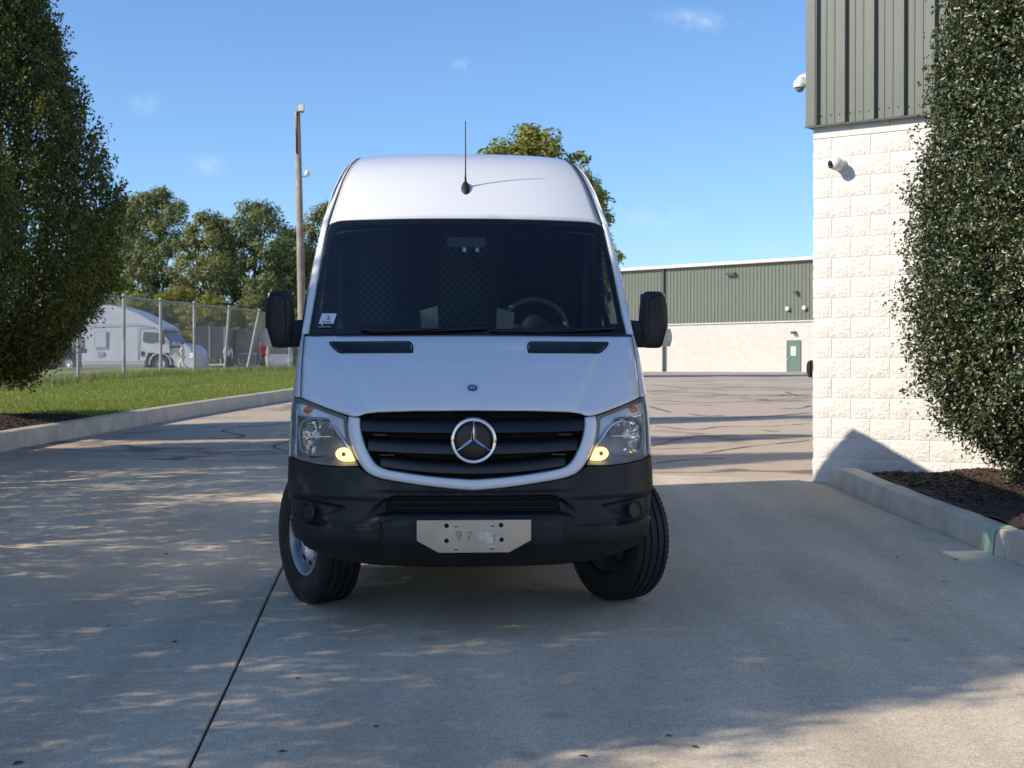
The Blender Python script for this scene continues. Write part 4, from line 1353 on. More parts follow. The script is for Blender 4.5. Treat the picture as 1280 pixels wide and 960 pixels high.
for s_ in (-1, 1):
    fc, c, nn, ux, uz = disc_on(s_ * .862, .628, .041, 'fog_lamp_cover', M['bumper_plastic'], bump, off=.006, thick=.012)
    mb = MB(); mb.tube([tuple(c + nn * .004 + (ux * math.cos(a) + uz * math.sin(a)) * .046) for a in np.linspace(0, 2 * math.pi, 31)], .006, 6, cap=False)
    mb.build('fog_lamp_ring', M['bumper_plastic'], bump, smooth=True)
tcap, c, nn, ux, uz = disc_on(-.50, .575, .026, 'tow_eye_cover', M['bumper_plastic'], bump, off=-.006, thick=.005)
MB().box(-.55, .55, .22, .52, .345, .39).build('undertray', M['void_black'], van)
# centre panel that carries the plate
Pc = [[drape(x, z, -.012 - .010 * (z < .6)) for x in np.linspace(-.47 + .06 * (z > .6), .47 - .06 * (z > .6), 30)] for z in np.linspace(.462, .628, 10)]
o = MB().grid(Pc).build('plate_panel', M['bumper_plastic'], bump, smooth=True); face_out(o, (0, 1, .5)); solidify(o, .02)
# ---- steel plate bracket
pb = [(-.292, .614), (.292, .614), (.292, .508), (.180, .446), (-.180, .446), (-.292, .508)]
PY = -.040
plate = MB().prism(pb, PY, PY + .006).build('plate_bracket', M['brushed_steel'], van, bevel=.0015)
MB().prism([(-.29, .612), (.29, .612), (.29, .60), (-.29, .60)], PY + .0065, .03).build('bracket_flange', M['brushed_steel'], plate)
for x, z in ((-.140, .585), (-.140, .508), (.138, .587), (.140, .512)):
    MB().lathe([(0, -.002), (.0085, -.002), (.0085, .0), (.012, .0005), (.012, .001)], 14, 'y', (x, PY - .001, z)).build('bolt_hole', M['void_black'], plate)
for x, z in ((-.092, .588), (.095, .590), (-.092, .470), (.093, .472)):
    MB().lathe([(.0, -.002), (.006, -.002), (.012, -.0005), (.013, 0)], 14, 'y', (x, PY - .0005, z)).build('rivet', M['brushed_steel'], plate, smooth=True)
sm = chaikin([(.018, .540), (.05, .552), (.10, .553), (.130, .540), (.135, .518), (.115, .500), (.07, .490), (.03, .510), (.018, .540)], 2)
MB().prism([(p[0], p[1]) for p in sm[:-1]], PY - .0014, PY - .0006).build('pale_smear', M['steel_smear'], plate)
def text_mesh(name, s, size, m, extrude=.0006):
    cu = bpy.data.curves.new(name, 'FONT'); cu.body = s; cu.size = size; cu.extrude = extrude
    cu.align_x = 'CENTER'; cu.align_y = 'CENTER'
    ob = bpy.data.objects.new(name, cu)
    COL.objects.link(ob)
    dg = bpy.context.evaluated_depsgraph_get()
    me = bpy.data.meshes.new_from_object(ob.evaluated_get(dg))
    bpy.data.objects.remove(ob); bpy.data.curves.remove(cu)
    me.name = name; me.materials.clear(); me.materials.append(m)
    return me
for s, x, z, sz in (('9', -.078, .530, .072), ('7', -.025, .528, .066), ('1', .104, .522, .060)):
    o = link('stamped_digit', text_mesh('stamped_digit', s, sz, M['steel_dull']), plate, (x, PY - .0022, z)); o.rotation_euler = (R(90), 0, 0)

# ---- windscreen
def wsx(z): return float(np.interp(z, [1.555, 2.25], [.917, .852]))
def Wy(x, z): return .90 + (z - 1.545) * .985 + .17 * (abs(x) / .93) ** 2.3 + .03 * math.sin(math.pi * (z - 1.545) / .72)*-1
def ws_patch(inset, off, nu_=41, nv_=25, r=.03):
    rows_ = []
    for j in range(nv_):
        v = j / (nv_ - 1); row = []
        for i in range(nu_):
            u = -1 + 2 * i / (nu_ - 1)
            zt = 2.258 - .012 * u * u - inset; zb = 1.553 + inset
            z = zb + (zt - zb) * v
            x = u * (wsx(z) - inset)
            # rounded upper corners
            cut = r * max(0, (abs(u) - .9) / .1) ** 2 * max(0, (v - .9) / .1) ** 2
            z -= cut * .6; x -= math.copysign(cut * .4, u)
            row.append((x, Wy(x, z) + off, z))
        rows_.append(row)
    return rows_
MB().grid(ws_patch(.004, 0)).build('windscreen', M['windscreen_glass'], van, smooth=True)
def ring_between(A, B):
    """strip between the borders of two same-size grids"""
    def border(G): return G[0][:-1] + [r_[-1] for r_ in G[:-1]] + G[-1][:0:-1] + [r_[0] for r_ in G[:0:-1]]
    a, b_ = border(A), border(B); n = len(a)
    return a + b_, [(i, (i + 1) % n, n + (i + 1) % n, n + i) for i in range(n)]
v, f = ring_between(ws_patch(.0, .003), ws_patch(.030, .003))
MB().add(v, f).build('windscreen_frit', M['black_plastic'], van, smooth=True)
v, f = ring_between(ws_patch(-.005, -.001), ws_patch(.004, -.002))
MB().add(v, f).build('windscreen_seal', M['rubber'], van, smooth=True)
# scuttle and wipers
Ps = [[(x, y + .16 * (abs(x) / .93) ** 2.2, z) for x in np.linspace(-.94, .94, 30)] for (y, z) in ((.865, 1.528), (.875, 1.538), (.90, 1.545), (.93, 1.556))]
MB().grid(Ps).build('scuttle_panel', M['black_plastic'], van, smooth=True)
for (x0, x1, z1) in ((-.62, .10, 1.590), (.12, .86, 1.588)):
    pts = [(x0 + (x1 - x0) * t_, Wy(x0 + (x1 - x0) * t_, 1.572 + (z1 - 1.572) * t_) - .018, 1.572 + (z1 - 1.572) * t_ - .012 * math.sin(math.pi * t_)) for t_ in np.linspace(0, 1, 12)]
    wp = MB(); wp.tube(pts, [.009] * 11 + [.005], 6)
    wp = wp.build('wiper', M['rubber'], van, smooth=True)
    mb = MB(); xa = (x0 + x1) / 2 + .12
    mb.tube([(x0 + .05, .905 + .1 * abs(x0), 1.560), (xa - .2, Wy(xa, 1.57) - .03, 1.574), (xa, Wy(xa, 1.585) - .028, 1.586)], [.014, .010, .007], 6)
    mb.build('wiper_arm', M['rubber'], wp, smooth=True)
# inspection sticker
sc_, sz_ = -.822, 1.640
def stick(u, w_): return (sc_ + u + w_ * .25, Wy(sc_ + u, sz_ + w_) - .003, sz_ + w_)
sk = MB().grid([[stick(u, w_) for u in np.linspace(-.044, .044, 6)] for w_ in (-.030, 0, .030)]).build('windscreen_sticker', M['sticker_white'], van)
o = link('sticker_number', text_mesh('sticker_number', '2', .040, M['ink']), sk, (sc_ + .004, Wy(sc_, sz_) - .006, sz_ + .004)); o.rotation_euler = (R(90 - 44), 0, R(-6))
MB().grid([[(stick(u, w_)[0], stick(u, w_)[1] - .001, stick(u, w_)[2]) for u in np.linspace(-.028, .024, 5)] for w_ in (-.023, -.018)]).build('sticker_line', M['ink'], sk)
MB().grid([[stick(u, w_) for u in np.linspace(-.040, .034, 5)] for w_ in (-.052, -.043)]).build('sticker_strip', M['dash_grey'], sk)

# ---- high roof and its forehead
rp_y = [1.605, 1.70, 1.85, 2.00, 2.15, 2.32, 2.52, 2.78, 3.2, 3.8, 4.6, 5.4, 5.72, 5.83]
rp_z = [2.264, 2.347, 2.466, 2.569, 2.651, 2.717, 2.766, 2.795, 2.806, 2.809, 2.806, 2.795, 2.771, 2.726]
cp = resample(chaikin(list(zip(rp_y, rp_z)), 2), 70)
def seam_x(z): return float(np.interp(z, [2.249, 2.349, 2.46, 2.571, 2.648, 2.715, 2.765, 2.793], [.862, .842, .818, .793, .770, .746, .722, .705]))
rows = []; seam = []
for (yc, zc_) in cp:
    fr = sstep(3.4, 1.6, yc)
    row = []
    for i in range(41):
        u = -1 + 2 * i / 40
        x = seam_x(zc_) * u
        z = zc_ - (.012 * u * u + .018 * abs(u) ** 7)
        y = yc + .155 * fr * abs(u) ** 2.3
        row.append((x, y, z))
    rows.append(row); seam.append(row[-1])
o = MB().grid(rows).build('roof', M['van_white'], van, smooth=True); face_out(o, (0, 3.5, 1.5)); solidify(o, .012)
# ---- body sides with wheel arches and cab windows
tYF = [(1.56, 1.085), (1.7, 1.235), (2.0, 1.54), (2.25, 1.805), (2.349, 1.91), (2.46, 2.04), (2.571, 2.20), (2.66, 2.38), (2.715, 2.58), (2.748, 2.84)]
def yfront(z):
    if z < 1.56: return interp(z, tP) + interp(z, tC)
    return interp(z, tYF)
zs_ = list(np.linspace(.40, 1.55, 58)) + list(np.linspace(1.57, 2.748, 46))
ts_ = list(np.linspace(0, 1, 150) ** 1.25)
WHY, WHR = 1.0, .43
WIN = [(1.26, 1.60), (1.52, 1.86), (1.88, 2.13), (2.50, 2.15), (2.52, 1.58)]
for sgn in (-1, 1):
    V = []; idx = {}
    F = []
    n_ = len(ts_)
    for j, z in enumerate(zs_):
        y0 = max(yfront(z), .60 if z < .88 else 0)
        for t_ in ts_:
            y = y0 + (5.83 - y0) * t_
            x = interp(z, tW)
            x -= .05 * sstep(4.9, 5.83, y) * (1 + .4 * sstep(1.6, 2.7, z))
            x -= .006 * math.exp(-((z - 1.02) / .02) ** 2) * sstep(1.5, 1.7, y)      # swage line
            V.append((sgn * x, y, z))
    for j in range(len(zs_) - 1):
        for i in range(n_ - 1):
            q = (j * n_ + i, j * n_ + i + 1, (j + 1) * n_ + i + 1, (j + 1) * n_ + i)
            cy_ = sum(V[k][1] for k in q) / 4; cz_ = sum(V[k][2] for k in q) / 4
            if math.hypot(cy_ - WHY, cz_ - .40) < WHR or math.hypot(cy_ - WHY - 3.665, cz_ - .40) < WHR: continue
            if sd_poly(cy_, cz_, WIN) < -.004: continue
            F.append(q)
    o = MB().add(V, F).build('body_side', M['van_white'], van, smooth=True); face_out(o, (0, 3, 1.4)); solidify(o, .008)
    for wy in (WHY, WHY + 3.665):
        arcp = []
        for k in range(33):
            a = -.05 + (math.pi - .35) * k / 32
            y, z = wy + math.cos(a) * .425, .40 + math.sin(a) * .425
            arcp.append((sgn * (interp(max(z, .3), tW) + .002), y, z))
        mb = MB(); mb.tube(arcp, .024, 8); mb.build('arch_lip', M['bumper_plastic'], van, smooth=True)
        v = []
        for k in range(25):
            a = -.1 + (math.pi - .2) * k / 24
            for x in (.965, .55): v.append((sgn * x, wy + math.cos(a) * .44, .40 + math.sin(a) * .44))
        v += [(sgn * .55, wy, .40)]
        f = [(2 * k, 2 * k + 1, 2 * k + 3, 2 * k + 2) for k in range(24)] + [(2 * k + 1, 50, 2 * k + 3) for k in range(24)]
        MB().add(v, f).build('arch_liner', M['void_black'], van)
    # door seams, handle and side strip
    mb = MB()
    for path in ([(1.50, .84), (1.50, 1.20), (1.32, 1.50)], [(1.56, .56), (2.66, .50)], [(2.66, .50), (2.66, 2.26)], [(2.74, .50), (2.74, 2.40)], [(4.02, .84), (4.02, 2.40), (2.74, 2.40)]):
        mb.tube([(sgn * (interp(z, tW) + .0005), y, z) for y, z in resample(path, 24)], .0035, 5)
    mb.build('door_seam', M['rubber'], van, smooth=True)
    mb = MB().box(sgn * .993 - .012, sgn * .993 + .012, 2.44, 2.60, 1.165, 1.20); mb.build('door_handle', M['bumper_plastic'], van, bevel=.006)
    mb = MB(); mb.tube([(sgn * (interp(.70, tW) + .004), y, .70) for y in np.linspace(1.47, 4.2, 20)], .022, 6); mb.build('side_strip', M['bumper_plastic'], van, smooth=True)
    # cab window
    WINd = resample(chaikin(WIN + [WIN[0]], 1), 60)
    v = [(sgn * (interp(p[1], tW) - .006), p[0], p[1]) for p in WINd[:-1]]
    MB().add(v, [tuple(range(len(v)))]).build('door_window', M['side_glass'], van)
    mb = MB(); mb.tube([(sgn * (interp(p[1], tW) - .001), p[0], p[1]) for p in WINd], .022, 6, cap=False); mb.build('window_frame', M['rubber'], van, smooth=True)
    # fender corner between bonnet, lamp and flank
    rowsf = []
    for z in np.linspace(1.215, 1.552, 26):
        W_ = interp(z, tW); u0 = min(.99, (.931 + (z - 1.215) / .33 * .023) / W_)
        a0 = math.asin(u0 ** (NN / 2)); row = []
        for k in range(10):
            a = a0 + (math.pi / 2 - a0) * k / 9
            row.append((sgn * W_ * math.sin(a) ** (2 / NN), interp(z, tP) + interp(z, tC) * (1 - max(0, math.cos(a)) ** (2 / NN)), z))
        rowsf.append(row)
    o = MB().grid(rowsf).build('wing', M['van_white'], van, smooth=True); face_out(o, (0, 3, 1.0)); solidify(o, .008)
    rowsf = []
    for z in np.linspace(.88, 1.222, 20):
        W_ = interp(z, tW); u0 = .984
        a0 = math.asin(u0 ** (NN / 2)); row = []
        for k in range(8):
            a = a0 + (math.pi / 2 - a0) * k / 7
            row.append((sgn * W_ * math.sin(a) ** (2 / NN), interp(z, tP) + interp(z, tC) * (1 - max(0, math.cos(a)) ** (2 / NN)) + .004, z))
        rowsf.append(row)
    o = MB().grid(rowsf).build('wing_edge', M['van_white'], van, smooth=True); face_out(o, (0, 3, 1.0)); solidify(o, .006)
    # windscreen pillar running up into the roof rail
    I_ = []; O_ = []
    for z in np.linspace(1.553, 2.245, 22):
        x = wsx(z) + .010; I_.append((x, Wy(x, z) + .0, z)); O_.append((interp(z, tW), yfront(z), z))
    sm_ = [s for s in seam]
    zo = np.linspace(2.25, 2.748, len([s for s in sm_ if s[1] < 2.9]))
    k = 0
    for s in sm_:
        I_.append((s[0] + .006, s[1], s[2]))
        if s[1] < 2.9:
            zz_ = zo[k]; k += 1; O_.append((interp(zz_, tW), max(yfront(zz_), s[1] + .02), zz_))
        else: O_.append((interp(2.748, tW) - .05 * sstep(4.9, 5.83, s[1]) * 1.4, s[1], 2.748))
    rowsp = []
    for a_, b_ in zip(I_, O_):
        a_, b_ = np.array(a_), np.array(b_)
        nrm = np.array([.75, -.45 * sstep(2.72, 2.3, a_[2]), .35 * sstep(2.2, 2.7, a_[2])]); nrm /= np.linalg.norm(nrm)
        rowsp.append([tuple((a_ * (1 - u) + b_ * u + nrm * .018 * math.sin(math.pi * u) + np.array([0, .006, -.004]) * (u == 0)) * np.array([sgn, 1, 1])) for u in np.linspace(0, 1, 9)])
    mb = MB(); mb.tube([(sgn * (s[0] + .003), s[1] - .001, s[2] + .001) for s in seam if s[1] < 3.2], .0032, 6)
    mb.build('roof_seam', M['rubber'], van, smooth=True)
    o = MB().grid(rowsp).build('pillar_and_rail', M['van_white'], van, smooth=True); face_out(o, (0, 3.4, 1.4)); solidify(o, .008)
# tail
V = []; F = []
zt_ = np.linspace(.40, 2.748, 24)
for z in zt_:
    for u in np.linspace(-1, 1, 17):
        V.append((u * (interp(z, tW) - .05 * (1 + .4 * sstep(1.6, 2.7, z))), 5.835 + .03 * (1 - u * u), z))
F = [(j * 17 + i, j * 17 + i + 1, (j + 1) * 17 + i + 1, (j + 1) * 17 + i) for j in range(23) for i in range(16)]
MB().add(V, F).build('tail', M['van_white'], van, smooth=True)
MB().box(-.80, .80, 1.46, 4.20, .30, .44).box(-.52, .52, .505, 5.6, .42, .56).box(-.8, .8, 5.1, 5.8, .32, .42).build('underbody', M['void_black'], van)
# ---- mirrors
def rounded_box(c, h, n_=4.0, nu_=28, nv_=18, taper=0.0):
    Pm = []
    def sp(v, e): return math.copysign(abs(v) ** e, v)
    for i in range(nv_ + 1):
        a = math.pi * (i / nv_ - .5); row = []
        for j in range(nu_ + 1):
            b_ = 2 * math.pi * j / nu_
            x = sp(math.cos(a), 2 / n_) * sp(math.cos(b_), 2 / n_); y = sp(math.cos(a), 2 / n_) * sp(math.sin(b_), 2 / 2.6); z = sp(math.sin(a), 2 / n_)
            row.append((x, y, z))
        Pm.append(row)
    return Pm
for sgn in (-1, 1):
    mx_, my_, mz_ = sgn * 1.110, 1.20, 1.637
    Pm = rounded_box(None, None, 5.0)
    rowsm = []
    for row in Pm:
        rr = []
        for (x, y, z) in row:
            w_ = .086
            xo = x * w_ * (1 - .10 * max(0, z)) 
            if x * sgn > 0: xo *= (1 - .16 * sstep(.3, 1, z) - .30 * sstep(-.35, -1, z))
            yo = y * (.085 if y < 0 else .05) * (1 - .15 * abs(z))
            rr.append((mx_ + xo, my_ + yo + .02 * abs(x), mz_ + z * .170))
        rowsm.append(rr)
    mir = MB().grid(rowsm).build('door_mirror', M['bumper_plastic'], van, smooth=True, weld=True)
    ring_ = [(mx_ - sgn * .052, my_ - .078, mz_ - .10), (mx_ - sgn * .054, my_ - .080, mz_ + .06), (mx_ - sgn * .048, my_ - .074, mz_ + .135), (mx_ + sgn * .01, my_ - .070, mz_ + .152), (mx_ + sgn * .05, my_ - .055, mz_ + .148)]
    mb = MB(); mb.tube([tuple(p) for p in chaikin(ring_, 2)], .0045, 6); mb.build('mirror_trim', M['grille_black'], mir, smooth=True)
    Pl = [[(mx_ + u * .074, my_ + .060, mz_ + w_ * .155) for u in (-1, 1)] for w_ in (-1, 1)]
    MB().grid(Pl).build('mirror_glass', M['chrome'], mir)
    # arm to the door
    mb = MB()
    rows_a = []
    for k in range(7):
        u = k / 6; xx = sgn * (1.062 - u * .115); zc2 = 1.548 + .006 * u; hh = .078 + .006 * u
        rows_a.append([(xx, 1.20 + .045 * math.cos(a) + .05 * u, zc2 + hh * math.copysign(abs(math.sin(a)) ** .5, math.sin(a))) for a in np.linspace(0, 2 * math.pi, 17)])
    mb.grid(rows_a); mb.build('mirror_arm', M['bumper_plastic'], mir, smooth=True)
    rows_l = []
    for k in range(9):
        w_ = k / 8; zz_ = 1.478 + .105 * w_
        xin = 1.150 + .028 * w_; xo = 1.172 + .040 * math.sin(math.pi * (.25 + .5 * w_)) + .008
        rows_l.append([(sgn * (xin + (xo - xin) * math.sin(a)), 1.19 - .055 * math.cos(a), zz_) for a in np.linspace(0, math.pi, 9)])
    MB().grid(rows_l).build('mirror_indicator', mat('clear_amber', (.60, .50, .42), .2, coat=.6) if sgn < 0 else M['clear_amber'], mir, smooth=True)
# ---- aerial
ay, az = 1.86, 2.472
an = MB()
an.grid([[(.030 * s_ * math.cos(a), ay + .055 * s_ * math.sin(a) + .02 * h_, az + h_ * .052 - .012 + .02 * math.sin(a) * s_) for a in np.linspace(0, 2 * math.pi, 15)] for (s_, h_) in ((1, -.3), (1, .15), (.8, .6), (.5, .95), (.05, 1.05))])
an = an.build('aerial', M['rubber'], van, smooth=True)
mb = MB(); mb.tube([(0, ay + .01, az + .03), (0, ay + .014, az + .10), (0, ay + .03, az + .43)], [.0085, .0045, .003], 6)
mb.build('aerial_mast', M['rubber'], an, smooth=True)

# ---- cab
Pd = [[(x, y + .10 * (abs(x) / .9) ** 2, z) for x in np.linspace(-.88, .88, 24)] for (y, z) in ((.96, 1.50), (1.15, 1.545), (1.40, 1.565), (1.62, 1.555), (1.70, 1.50), (1.72, 1.1))]
MB().grid(Pd).build('dashboard', M['dash'], van, smooth=True)
for s_, x in ((-1, -.235), (1, .245)):
    MB().add([(x - .05 - .015 * s_, 1.55, 1.54), (x + .05 - .015 * s_, 1.55, 1.54), (x + .055, 1.60, 1.70 + .02 * -s_), (x - .055, 1.60, 1.70 - .01 * -s_), (x - .05, 1.66, 1.54), (x + .05, 1.66, 1.54), (x + .05, 1.65, 1.68), (x - .05, 1.65, 1.68)],
             [(0, 1, 2, 3), (3, 2, 6, 7), (0, 3, 7, 4), (1, 5, 6, 2)]).build('dash_holder', M['dash_grey'], van)
sw = MB(); cx, cy, cz = .44, 1.83, 1.585
th_ = R(28)
ring_ = [(cx + .205 * math.cos(a), cy + .205 * math.sin(a) * math.sin(th_), cz + .205 * math.sin(a) * math.cos(th_)) for a in np.linspace(0, 2 * math.pi, 49)]
sw.tube(ring_, .017, 8, cap=False)
sw = sw.build('steering_wheel', M['dash_grey'], van, smooth=True)
mb = MB()
for a in (R(0), R(180), R(270)):
    mb.tube([(cx, cy - .02, cz), (cx + .2 * math.cos(a), cy + .2 * math.sin(a) * math.sin(th_), cz + .2 * math.sin(a) * math.cos(th_))], .022, 6)
mb.ball((cx, cy - .02, cz), .085, 14, 8, sy=.5); mb.build('wheel_hub', M['dash'], sw, smooth=True)
for x in (.46, -.30, -.66):
    wd = .23 if x > 0 else .19
    def seat_shape(c, h):
        return [[(c[0] + h[0] * p[0], c[1] + h[1] * p[1] + .15 * h[2] * p[2], c[2] + h[2] * p[2]) for p in row] for row in rounded_box(None, None, 4)]
    sh_ = 0 if x > 0 else -.42
    st = MB().grid(seat_shape((x, 2.36, 1.50 + sh_), (wd, .07, .36))).build('seat', M['seat_cloth'], van, smooth=True)
    MB().grid(seat_shape((x, 2.44, 1.99 + sh_ * 1.5), (.135, .05, .10))).build('headrest', M['seat_cloth'], st, smooth=True)
    MB().box(x - wd, x + wd, 1.90, 2.36, 1.02, 1.16).build('seat_cushion', M['seat_cloth'], st, bevel=.03)
MB().grid([[(u * (interp(z, tW) - .05), 2.72, z) for u in np.linspace(-1, 1, 7)] for z in (.6, 1.4, 2.0, 2.4, 2.62)]).build('cab_partition', M['dash'], van)
for (x0, x1) in ((-.17, .205), (-.72, -.47)):
    MB().box(x0, x1, 2.705, 2.7185, 1.60, 2.26).build('perforated_panel', M['mesh_wall'], van)
mb = MB()
for x in (-.44, -.20, .235): mb.box(x - .03, x + .03, 2.68, 2.7195, 1.0, 2.5)
mb.box(-.9, .9, 2.69, 2.7193, 1.50, 1.56).build('partition_frame', M['liner'], van)
Ph = [[(u * .82, y, z - .06 * u * u) for u in np.linspace(-1, 1, 9)] for (y, z) in ((1.68, 2.222), (2.0, 2.30), (2.71, 2.34))]
MB().grid(Ph).build('headliner', M['liner'], van, smooth=True)
MB().box(-.9, .9, 1.0, 2.71, .62, .70).build('cab_floor', M['dash'], van)
for s_ in (-1, 1):
    MB().box(s_ * .90 - .02, s_ * .90 + .02, 1.35, 2.71, .7, 1.55).build('door_card', M['liner'], van)
    MB().box(s_ * .845 - .02, s_ * .845 + .02, 2.545, 2.68, 1.5, 2.25).build('belt_pillar', M['liner'], van)
rm = MB().box(-.12, .12, 1.66, 1.685, 2.085, 2.15).build('cab_mirror', M['dash_grey'], van, bevel=.01)
for x in (-.012, .068): MB().box(x - .011, x + .011, 1.64, 1.655, 2.058, 2.086).build('cab_mirror_block', M['cab_block_white'], rm)  # two small white blocks below the cab mirror
# ---- wheels
def tyre():
    Rt, hw = .380, .118
    pr = [(.212, -hw * .72), (.225, -hw * .88), (.27, -hw * 1.02), (.315, -hw * 1.04), (.350, -hw * .98), (.369, -hw * .88)]
    gx = [-.72, -.36, 0.0, .36, .72]
    xs_t = [-hw * .82]
    for g_ in (-.58, -.20, .20, .58):
        xs_t += [hw * g_ - .006, hw * g_ - .004, hw * g_ + .004, hw * g_ + .006]
    for k, x in enumerate(xs_t[1:]):
        dep = .009 if k % 4 in (1, 2) else 0
        pr.append((Rt - dep - .006 * (x / hw) ** 2, x))
    pr.insert(6, (Rt - .004, -hw * .80))
    pr += [(Rt - .004, hw * .80), (.369, hw * .88), (.350, hw * .98), (.315, hw * 1.04), (.27, hw * 1.02), (.225, hw * .88), (.212, hw * .72)]
    return pr
tm = MB().lathe(tyre(), 72, 'x')
# shoulder blocks
for k in range(72):
    a = 2 * math.pi * (k + .5) / 72
    for s_ in (-1, 1):
        c = Vector((s_ * .0985, math.cos(a) * .3650, math.sin(a) * .3650)); rd = Vector((0, math.cos(a), math.sin(a))); tg = Vector((0, -math.sin(a), math.cos(a)))
        v = [tuple(c + Vector((i * .008, 0, 0)) + rd * (j * .0065) + tg * (l * .011)) for i in (-1, 1) for j in (-1, 1) for l in (-1, 1)]
        tm.add(v, [(0, 1, 3, 2), (4, 6, 7, 5), (0, 4, 5, 1), (2, 3, 7, 6), (0, 2, 6, 4), (1, 5, 7, 3)])
tyre_me = mesh('tyre', tm.v, tm.f, M['tyre_rubber'], True, 35)
rmb = MB().lathe([(.214, -.088), (.222, -.092), (.219, -.100), (.205, -.098), (.198, -.085), (.190, -.05), (.186, .02), (.190, .06), (.218, .088), (.214, .07), (.17, .02), (.17, -.04)], 48, 'x')
rim_me = mesh('rim', rmb.v, rmb.f, M['steel_silver'], True, 40)
dmb = MB().lathe([(.189, -.045), (.165, -.058), (.135, -.062), (.105, -.030), (.075, -.022), (.070, -.045), (.045, -.052), (.0, -.052)], 40, 'x')
for k in range(6):
    a = k * math.pi / 3
    dmb.lathe([(0, -.042), (.011, -.042), (.012, -.026), (0, -.02)], 8, 'x', (0, math.cos(a) * .088, math.sin(a) * .088))
disc_me = mesh('wheel_disc', dmb.v, dmb.f, M['steel_silver'], True, 35)
smb = MB()
for k in range(10):
    a = 2 * math.pi * k / 10
    rd = Vector((0, math.cos(a), math.sin(a))); tg = Vector((0, -math.sin(a), math.cos(a)))
    v = [tuple(rd * (.148 + i * .014) + tg * (j * (.022 + .004 * i)) + Vector((-.0645 + .003 * (i > 0), 0, 0))) for i in (-1, 1) for j in (-1, 1)]
    smb.add(v, [(0, 1, 3, 2)])
slot_me = mesh('wheel_slots', smb.v, smb.f, M['void_black'])
for (y, steer) in ((WHY, R(27)), (WHY + 3.665, 0)):
    for sgn in (-1, 1):
        wh = empty('wheel', (0, 0, 0)); wh.parent = van
        wh.location = (sgn * .868, y, .378)
        # local -x is the outer face
        wh.rotation_euler = (random.uniform(0, .5), 0, steer + (0 if sgn < 0 else math.pi))
        for nm, me in (('tyre', tyre_me), ('rim', rim_me), ('wheel_disc', disc_me)): link(nm, me, wh)
        link('wheel_slots', slot_me, wh)
# ================================================================== BEYOND THE LAWN
mat('galvanised', (.36, .36, .35), .5, metal=.3, var=.2, vscale=5)
mat('wire', (.22, .23, .22), .5, metal=.4)
mat('weathered_wood', (.30, .25, .19), .85, var=.3, vscale=3, bump=.5, bscale=30)
mat('lorry_white_shaded', (.38, .40, .44), .35, coat=.4, var=.06, vscale=1.5)  # white paint greyed down, tree shade put into the colour
mat('lorry_grey', (.25, .26, .28), .6)  # plain grey of tanks, bumpers and trim
mat('lorry_dark', (.030, .034, .045), .4, coat=.3)
mat('lorry_glass', (.05, .08, .085), .08)
mat('hub_pale', (.55, .55, .54), .4, metal=.4)
mat('skin', (.36, .21, .14), .6); mat('hair_dark', (.02, .016, .012), .7)
mat('cloth_white', (.62, .64, .60), .85); mat('cloth_cream', (.60, .56, .48), .85); mat('cloth_dark', (.02, .021, .025), .85)
mat('cloth_red', (.30, .03, .035), .8, var=.2, vscale=6)
mat('mint_cloth', (.50, .62, .56), .85)

# ---- chain link fence
post_px = [(-8, 484, 352), (45, 481, 358), (98, 478, 364), (155, 474, 370), (201, 471, 375), (243, 469, 379), (280, 467, 384), (307, 466, 388), (336, 465, 392), (362, 464, 395), (386, 463.5, 398)]
top_shift = {6: .19, 7: .52}
FZ = [29.5, 32.8, 36.2, 40, 43.3, 46.5, 49.9, 53.1, 56.4, 59.6, 62.8]
pts = []
for (px, pb_, pt), Z in zip(post_px, FZ):
    x = (px - 640) / FPX * Z
    zb = bank(x, Z) - .03
    zt = CAM_H + (HZ - pt) / FPX * Z
    pts.append((x, Z, zb, zt))
fen = empty('chain_link_fence', (pts[0][0], pts[0][1], pts[0][2]), 0, 'tall galvanised chain link fence along the top of the lawn', 'fence')
o0 = Vector(fen.location)
for k, (x, Y, zb, zt) in enumerate(pts):
    sh = top_shift.get(k, 0)
    mb = MB(); mb.tube([Vector((x, Y, zb - .2)) - o0, Vector((x + sh, Y, zt)) - o0], .05 if k < 8 else .04, 8)
    mb.ball(tuple(Vector((x + sh, Y, zt + .01)) - o0), .06, 8, 6)
    mb.build('post', M['galvanised'], fen, smooth=True, angle=50)
